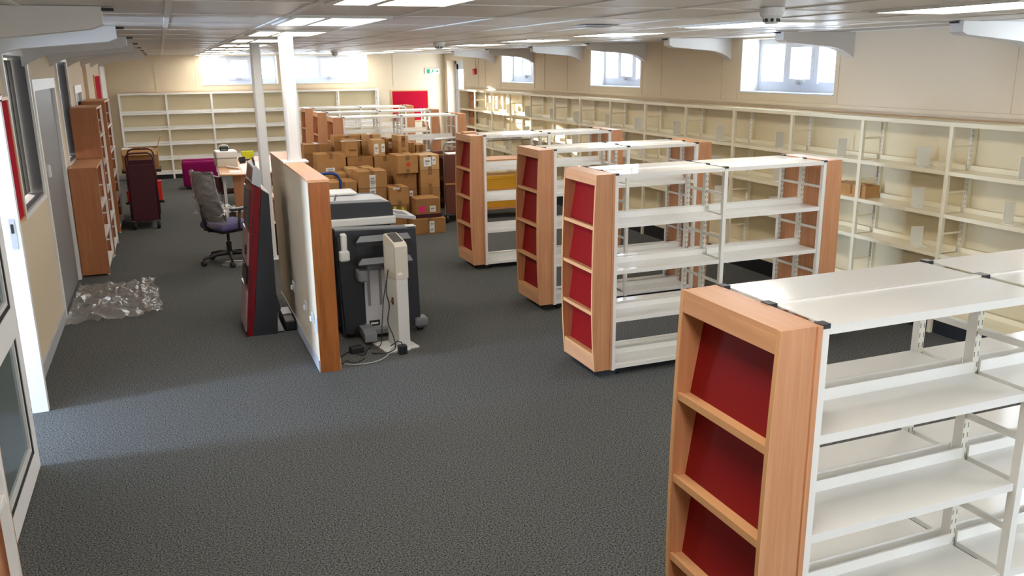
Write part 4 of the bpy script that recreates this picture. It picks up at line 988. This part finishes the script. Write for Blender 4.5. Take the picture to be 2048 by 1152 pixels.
# magenta upholstered block on castors
pf = thing('magenta_pouf', 'magenta upholstered block seat on castors before the end shelving', 'seat', (0.20, 17.40, 0))
part('upholstery', MB().rbox(0.0, 0.62, 0.0, 0.20, 0.05, 0.53, 0.045, 4).rbox(0.01, 0.61, 0.21, 0.40, 0.05, 0.55, 0.045, 4), 'magenta', pf, smooth=True)
part('base', bx(0.04, 0.58, 0.03, 0.37, 0.04, 0.06), 'black_plastic', pf)
for cx in (0.06, 0.56):
    for cy in (0.06, 0.34): part('caster', MB().lathe([(0.008, -0.012), (0.022, -0.012), (0.022, 0.012), (0.008, 0.012)], cx, cy, 0.022, 12, 'X').box(cx - 0.008, cx + 0.008, cy - 0.008, cy + 0.008, 0.02, 0.045), 'black_plastic', pf)

# ------------------------------------------------------------------ trolleys
def loop(x0, x1, y, z0, zt, r=0.012, rad=0.07):
    return [(x0, y, z0), (x0, y, zt - rad), (x0 + rad * 0.3, y, zt - rad * 0.3), (x0 + rad, y, zt), (x1 - rad, y, zt), (x1 - rad * 0.3, y, zt - rad * 0.3), (x1, y, zt - rad), (x1, y, z0)]
def trolley(name, label, x0, y0, w, l, panel, zp, zt, shelves, tube, sm, rz=0):
    t = thing(name, label, 'trolley', (x0, y0, 0), rz)
    for yy in (0.0, l):
        part('end_panel', MB().rbox(0.0, w, yy - 0.012, yy + 0.012, 0.12, zp, 0.010, 2), panel, t)
        part('handle', MB().tube(loop(-0.008, w + 0.008, yy, 0.13, zt), 0.013, 8), tube, t, smooth=True)
    for z in shelves: part('shelf', MB().box(0.0, w, 0.013, l - 0.013, z - 0.015, z).box(0, 0.012, 0.013, l - 0.013, z, z + 0.03).box(w - 0.012, w, 0.013, l - 0.013, z, z + 0.03), sm, t)
    for cx in (0.012, w - 0.012):
        for cy in (-0.01, l + 0.01):
            c_ = part('caster', MB().box(cx - 0.032, cx + 0.032, cy - 0.02, cy + 0.02, 0.115, 0.13).box(cx - 0.032, cx - 0.026, cy - 0.015, cy + 0.015, 0.05, 0.1).box(cx + 0.026, cx + 0.032, cy - 0.015, cy + 0.015, 0.05, 0.1), 'chrome', t)
            part('wheel', MB().lathe([(0.015, -0.022), (0.048, -0.022), (0.056, -0.012), (0.056, 0.012), (0.048, 0.022), (0.015, 0.022)], cx, cy, 0.056, 18, 'X'), 'black_plastic', c_)
    return t
trolley('book_trolley', 'dark maroon metal book trolley with looped handles and castors', -0.575, 13.31, 0.345, 0.70, 'maroon', 0.93, 1.09, [0.2, 0.5, 0.8], 'maroon', 'maroon')
bc = thing('low_cart', 'low black cart carrying the open carton behind the maroon trolley', 'trolley', (-0.70, 14.36, 0))
part('platform', bx(0, 0.56, 0, 0.5, 0.70, 0.74), 'black_plastic', bc); part('lower_shelf', bx(0, 0.56, 0, 0.5, 0.22, 0.25), 'black_plastic', bc)
for lx in (0.06, 0.47):
    for ly in (0.06, 0.44): part('leg', MB().tube([(lx, ly, 0.0), (lx, ly, 0.70)], 0.014, 8), 'black_plastic', bc)
q0, q1 = P(238, 302, 'Y', 14.40), P(322, 350, 'Y', 14.40)
ob = thing('open_carton', 'open cardboard carton with raised flap on the black cart', 'box', (-0.68, 14.40, 0.74), 0, None)
w, dd, hh = 0.52, 0.40, 0.32
part('walls', MB().box(0, w, 0, 0.006, 0, hh).box(0, w, dd - 0.006, dd, 0, hh).box(0, 0.006, 0.006, dd - 0.006, 0, hh).box(w - 0.006, w, 0.006, dd - 0.006, 0, hh).box(0.006, w - 0.006, 0.006, dd - 0.006, 0, 0.006), 'cardboard_b', ob)
part('flap', MB().hexa([(0, 0, hh), (w, 0, hh), (w, 0.004, hh), (0, 0.004, hh), (0.02, -0.06, hh - 0.09), (w - 0.02, -0.06, hh - 0.09), (w - 0.02, -0.056, hh - 0.088), (0.02, -0.056, hh - 0.088)]), 'cardboard_c', ob)
part('flap', MB().hexa([(w - 0.006, 0.02, hh), (w, 0.02, hh), (w, dd - 0.02, hh), (w - 0.006, dd - 0.02, hh), (w + 0.06, 0.03, hh + 0.17), (w + 0.066, 0.03, hh + 0.168), (w + 0.066, dd - 0.03, hh + 0.168), (w + 0.06, dd - 0.03, hh + 0.17)]), 'cardboard_c', ob)
part('paper_fill', sheet(16, 12, lambda u, v: (0.01 + (w - 0.02) * u, 0.01 + (dd - 0.02) * v, hh - 0.03 + 0.035 * crum(u, v, 9))), 'paper', ob)
o = part('red_crate', MB().rbox(0, 0.16, 0, 0.2, 0, 0.17, 0.008, 1), 'red_plastic', None, (-0.67, 14.39, 0.2505)); tag(o, 'small red plastic crate on the cart beside maroon trolley, toward the wall', 'crate'); part('rim', MB().box(-0.006, 0.166, -0.006, 0.006, 0.15, 0.172), 'red_plastic', o)
o = part('red_crate', MB().rbox(0, 0.16, 0, 0.2, 0, 0.30, 0.008, 1), 'red_plastic', None, (-0.32, 14.39, 0.2505)); tag(o, 'taller red plastic crate on the cart under the open carton', 'crate'); part('rim', MB().box(-0.006, 0.166, -0.006, 0.006, 0.28, 0.302), 'red_plastic', o)

q = P(884, 432, 'Z', 0)
bt = trolley('book_trolley', 'brown wood-panelled book trolley with steel tube handles beside the cartons', 3.70, 11.92, 0.46, 0.62, 'brown_panel', 1.0, 1.17, [0.3, 0.62, 0.95], 'steel_tube', 'brown_panel')
part('panel_lip', bx(-0.004, 0.464, -0.03, -0.012, 0.56, 0.585), 'beech_dark', bt)
paper('folded white paper hanging over the brown trolley', [(3.76, 11.915), (4.10, 11.915), (4.12, 12.2), (3.78, 12.2)], 1.0005, 0.003)
yt_ = thing('flatbed_trolley', 'steel tube trolley with beech shelf and yellow boxes behind the bookcase', 'trolley', (4.30, 11.95, 0))
part('deck', bx(0, 0.85, 0, 0.5, 0.86, 0.885), 'beech_flat', yt_); part('deck', bx(0, 0.85, 0, 0.5, 0.42, 0.44), 'beech_flat', yt_); part('deck', bx(0, 0.85, 0, 0.5, 0.14, 0.16), 'beech_flat', yt_)
for yy in (0.0, 0.5): part('handle', MB().tube(loop(0.0, 0.85, yy, 0.10, 1.17, rad=0.09), 0.012, 8), 'steel_tube', yt_, smooth=True)
for cx in (0.03, 0.82):
    for cy in (0.03, 0.47): part('caster', MB().lathe([(0.015, -0.016), (0.05, -0.016), (0.05, 0.016), (0.015, 0.016)], cx, cy, 0.05, 16, 'X').box(cx - 0.02, cx + 0.02, cy - 0.012, cy + 0.012, 0.05, 0.14), 'black_plastic', yt_)
for (x, z, h_) in ((0.06, 0.4405, 0.20), (0.06, 0.1605, 0.17)):
    o = part('yellow_carton', MB().rbox(0, 0.70, 0, 0.42, 0, h_, 0.006, 1), 'yellow_box', None, (4.30 + x, 11.99, z)); tag(o, 'long yellow box on the %s shelf of the steel tube trolley' % ('middle' if z > 0.3 else 'lowest'), 'box'); part('lid_edge', bx(-0.004, 0.704, -0.004, 0.424, h_ - 0.05, h_ - 0.045), 'yellow_box', o)

# ------------------------------------------------------------------ wall fittings
def board(name, label, axis, pos, out, u0, u1, z0, z1):
    b = thing(name, label, 'noticeboard')
    def bb(mb, a, c_, e, f_, d0, d1):
        p_, q_ = sorted((pos + out * d0, pos + out * d1))
        return mb.box(p_, q_, a, c_, e, f_) if axis == 'X' else mb.box(a, c_, p_, q_, e, f_)
    part('felt', bb(MB(), u0 + 0.02, u1 - 0.02, z0 + 0.02, z1 - 0.02, 0.001, 0.014), 'red_felt', b)
    fr = MB(); bb(fr, u0, u0 + 0.025, z0, z1, 0.001, 0.022); bb(fr, u1 - 0.025, u1, z0, z1, 0.001, 0.022); bb(fr, u0 + 0.025, u1 - 0.025, z0, z0 + 0.025, 0.001, 0.022); bb(fr, u0 + 0.025, u1 - 0.025, z1 - 0.025, z1, 0.001, 0.022)
    part('frame', fr, 'beech_edge', b)
board('noticeboard', 'red felt noticeboard beside the dark interior window', 'X', XL, 1, 6.34, 7.20, 1.18, 2.07)
board('noticeboard', 'red felt noticeboard above the far tall beech bookcase', 'X', XL, 1, 16.4, 17.8, 1.50, 2.16)
board('noticeboard', 'red felt noticeboard on the end wall near exit sign', 'Y', YB, -1, P(784, 225, 'Y', YB - 0.02).x, P(857, 180, 'Y', YB - 0.02).x, 1.0, P(820, 180, 'Y', YB - 0.02).z)
q0, q1 = P(850, 137, 'Y', YB - 0.03), P(879, 148, 'Y', YB - 0.03)
ex = part('exit_sign', MB().rbox(q0.x, q1.x, YB - 0.03, YB - 0.001, q1.z, q0.z, 0.006, 1), 'exit_white'); tag(ex, 'white and green running-man fire exit sign on the end wall', 'exit sign')
W_, H_ = q1.x - q0.x, q0.z - q1.z
def ep(u, v): return (q0.x + W_ * u, q1.z + H_ * v)
def gp(nm, *polys):
    mb = MB()
    for po in polys: mb.prism([ep(*p_) for p_ in po], 'Y', YB - 0.033, YB - 0.0305)
    part(nm, mb, 'exit_green', ex)
gp('door_symbol', [(0.10, 0.12), (0.34, 0.12), (0.34, 0.88), (0.10, 0.88)])
gp('running_figure', [(0.52, 0.74), (0.58, 0.74), (0.58, 0.90), (0.52, 0.90)], [(0.46, 0.42), (0.56, 0.40), (0.60, 0.70), (0.50, 0.72)], [(0.47, 0.42), (0.52, 0.42), (0.44, 0.12), (0.39, 0.14)], [(0.51, 0.44), (0.57, 0.42), (0.63, 0.28), (0.58, 0.24)], [(0.40, 0.62), (0.50, 0.70), (0.50, 0.64), (0.42, 0.55)], [(0.58, 0.66), (0.66, 0.55), (0.64, 0.50), (0.57, 0.60)])
gp('arrow', [(0.72, 0.42), (0.84, 0.42), (0.84, 0.58), (0.72, 0.58)], [(0.82, 0.24), (0.95, 0.50), (0.82, 0.76)])
q = P(949, 143, 'X', XR - 0.03)
al = part('fire_alarm', MB().rbox(XR - 0.06, XR - 0.001, q.y - 0.06, q.y + 0.06, q.z - 0.06, q.z + 0.06, 0.012, 2), 'alarm_red'); tag(al, 'red fire alarm sounder on the cream wall below a conduit', 'alarm')
part('conduit', bx(XR - 0.014, XR - 0.001, q.y - 0.008, q.y + 0.008, q.z + 0.06, ZC), 'wall_paint', al)
def detector(label, x, y, r, kind):
    o = thing(kind, label, 'smoke detector' if kind == 'smoke_detector' else 'camera', (x, y, ZC))
    if kind == 'smoke_detector':
        part('base', MB().lathe([(r, 0.0), (r, -0.025), (r * 0.92, -0.04)], 0, 0, 0, 24), 'white_paint', o, smooth=False)
        part('sensor_head', MB().lathe([(r * 0.92, -0.04), (r * 0.8, -0.052), (r * 0.62, -0.052), (r * 0.6, -0.072), (r * 0.5, -0.08)], 0, 0, 0, 24), 'pale_grey', o)
        for i in range(8):
            a = 2 * PI * i / 8 + 0.2
            part('vent', bx(-0.007, 0.007, -0.004, 0.004, -0.070, -0.054), 'black_plastic', o, (0.62 * r * math.cos(a), 0.62 * r * math.sin(a), 0), a + PI / 2)
    else:
        part('base', MB().lathe([(r, 0.0), (r, -0.02)], 0, 0, 0, 20), 'white_paint', o)
        part('dome', MB().lathe([(r * 0.85, -0.02), (r * 0.8, -0.05), (r * 0.55, -0.085), (r * 0.1, -0.1)], 0, 0, 0, 20), 'light_grey', o, smooth=True)
detector('white smoke detector on the ceiling above the mobile bookcases', 2.96, 3.78, 0.062, 'smoke_detector')
detector('small white smoke detector on ceiling beyond the post', *P(878, 84, 'Z', ZC).xy, 0.07, 'smoke_detector')
detector('grey dome camera on the ceiling near the end wall', *P(669, 101, 'Z', ZC).xy, 0.07, 'dome_camera')
q = P(1190, 50, 'Z', ZC)
o = thing('ceiling_vent', 'flat grey vent plate in the metal ceiling', 'vent', (q.x, q.y, ZC)); part('plate', bx(-0.12, 0.12, -0.1, 0.1, -0.012, -0.0045), 'light_grey', o)
for i in range(4): part('slot', bx(-0.1, 0.1, -0.07 + 0.045 * i, -0.055 + 0.045 * i, -0.014, -0.012), 'mid_grey', o)

# open cardboard tray on the long shelving
q0, q1 = P(1668, 378, 'X', 5.93), P(1733, 386, 'X', 5.93)
ty0, ty1 = q1.y, q0.y
ct = thing('cardboard_tray', 'brown open cardboard tray on the long cream shelving', 'box', (5.915, ty0, SR_L[1]))
l_ = ty1 - ty0
part('walls', MB().box(0, 0.006, 0, l_, 0, 0.11).box(0.16, 0.166, 0, l_, 0, 0.11).box(0.006, 0.16, 0, 0.006, 0, 0.11).box(0.006, 0.16, l_ - 0.006, l_, 0, 0.11).box(0.006, 0.16, 0.006, l_ - 0.006, 0, 0.005), 'cardboard', ct)
part('tape', bx(-0.002, 0.0, l_ * 0.4, l_ * 0.45, 0.02, 0.11), 'tape_brown', ct)
part('lid_flap', MB().hexa([(0, 0.0, 0.11), (0, l_ * 0.7, 0.11), (0.004, l_ * 0.7, 0.112), (0.004, 0.0, 0.112), (-0.03, 0.0, 0.135), (-0.03, l_ * 0.7, 0.135), (-0.026, l_ * 0.7, 0.137), (-0.026, 0.0, 0.137)]), 'cardboard_c', ct)

# ------------------------------------------------------------------ plastic sheet on the carpet
cor = [Vector((-1.03, 8.36, 0)), Vector((-0.22, 8.42, 0)), Vector((-0.27, 9.86, 0)), Vector((-1.03, 9.92, 0))]
def filmfn(u, v):
    a = cor[0].lerp(cor[1], u); b = cor[3].lerp(cor[2], u); p_ = a.lerp(b, v)
    e = 0.035 * crum(u * 1.3 + .2, v * 1.3, 9)
    ridge = abs(crum(u, v, 11)); fine = abs(crum(u + .4, v + .2, 34))
    z = 0.006 + 0.045 * ridge ** 1.3 + 0.010 * fine + (0.05 if u > 0.8 else 0.0) * (0.4 + 0.6 * abs(crum(u, v, 26)))
    return (max(p_.x + e * (1 if u > 0.02 else 0), -1.035), p_.y + e, z)
o = part('plastic_sheet', sheet(90, 90, filmfn), 'film', None, smooth=True); tag(o, 'crumpled clear plastic sheet lying on carpet by the grey door', 'plastic sheet')

# small beech block on the bookcase next to the boxes
o = part('wood_block', MB().rbox(0, 0.16, 0, 0.10, 0, 0.018, 0.004, 1), 'beech_edge', None, (3.10, 9.2, H + 0.0005), 0.2); tag(o, 'small beech offcut lying on the bookcase end next to boxes', 'wood block')
part('edge_strip', bx(0.02, 0.14, -0.001, 0.0, 0.004, 0.014), 'beech_dark', o)
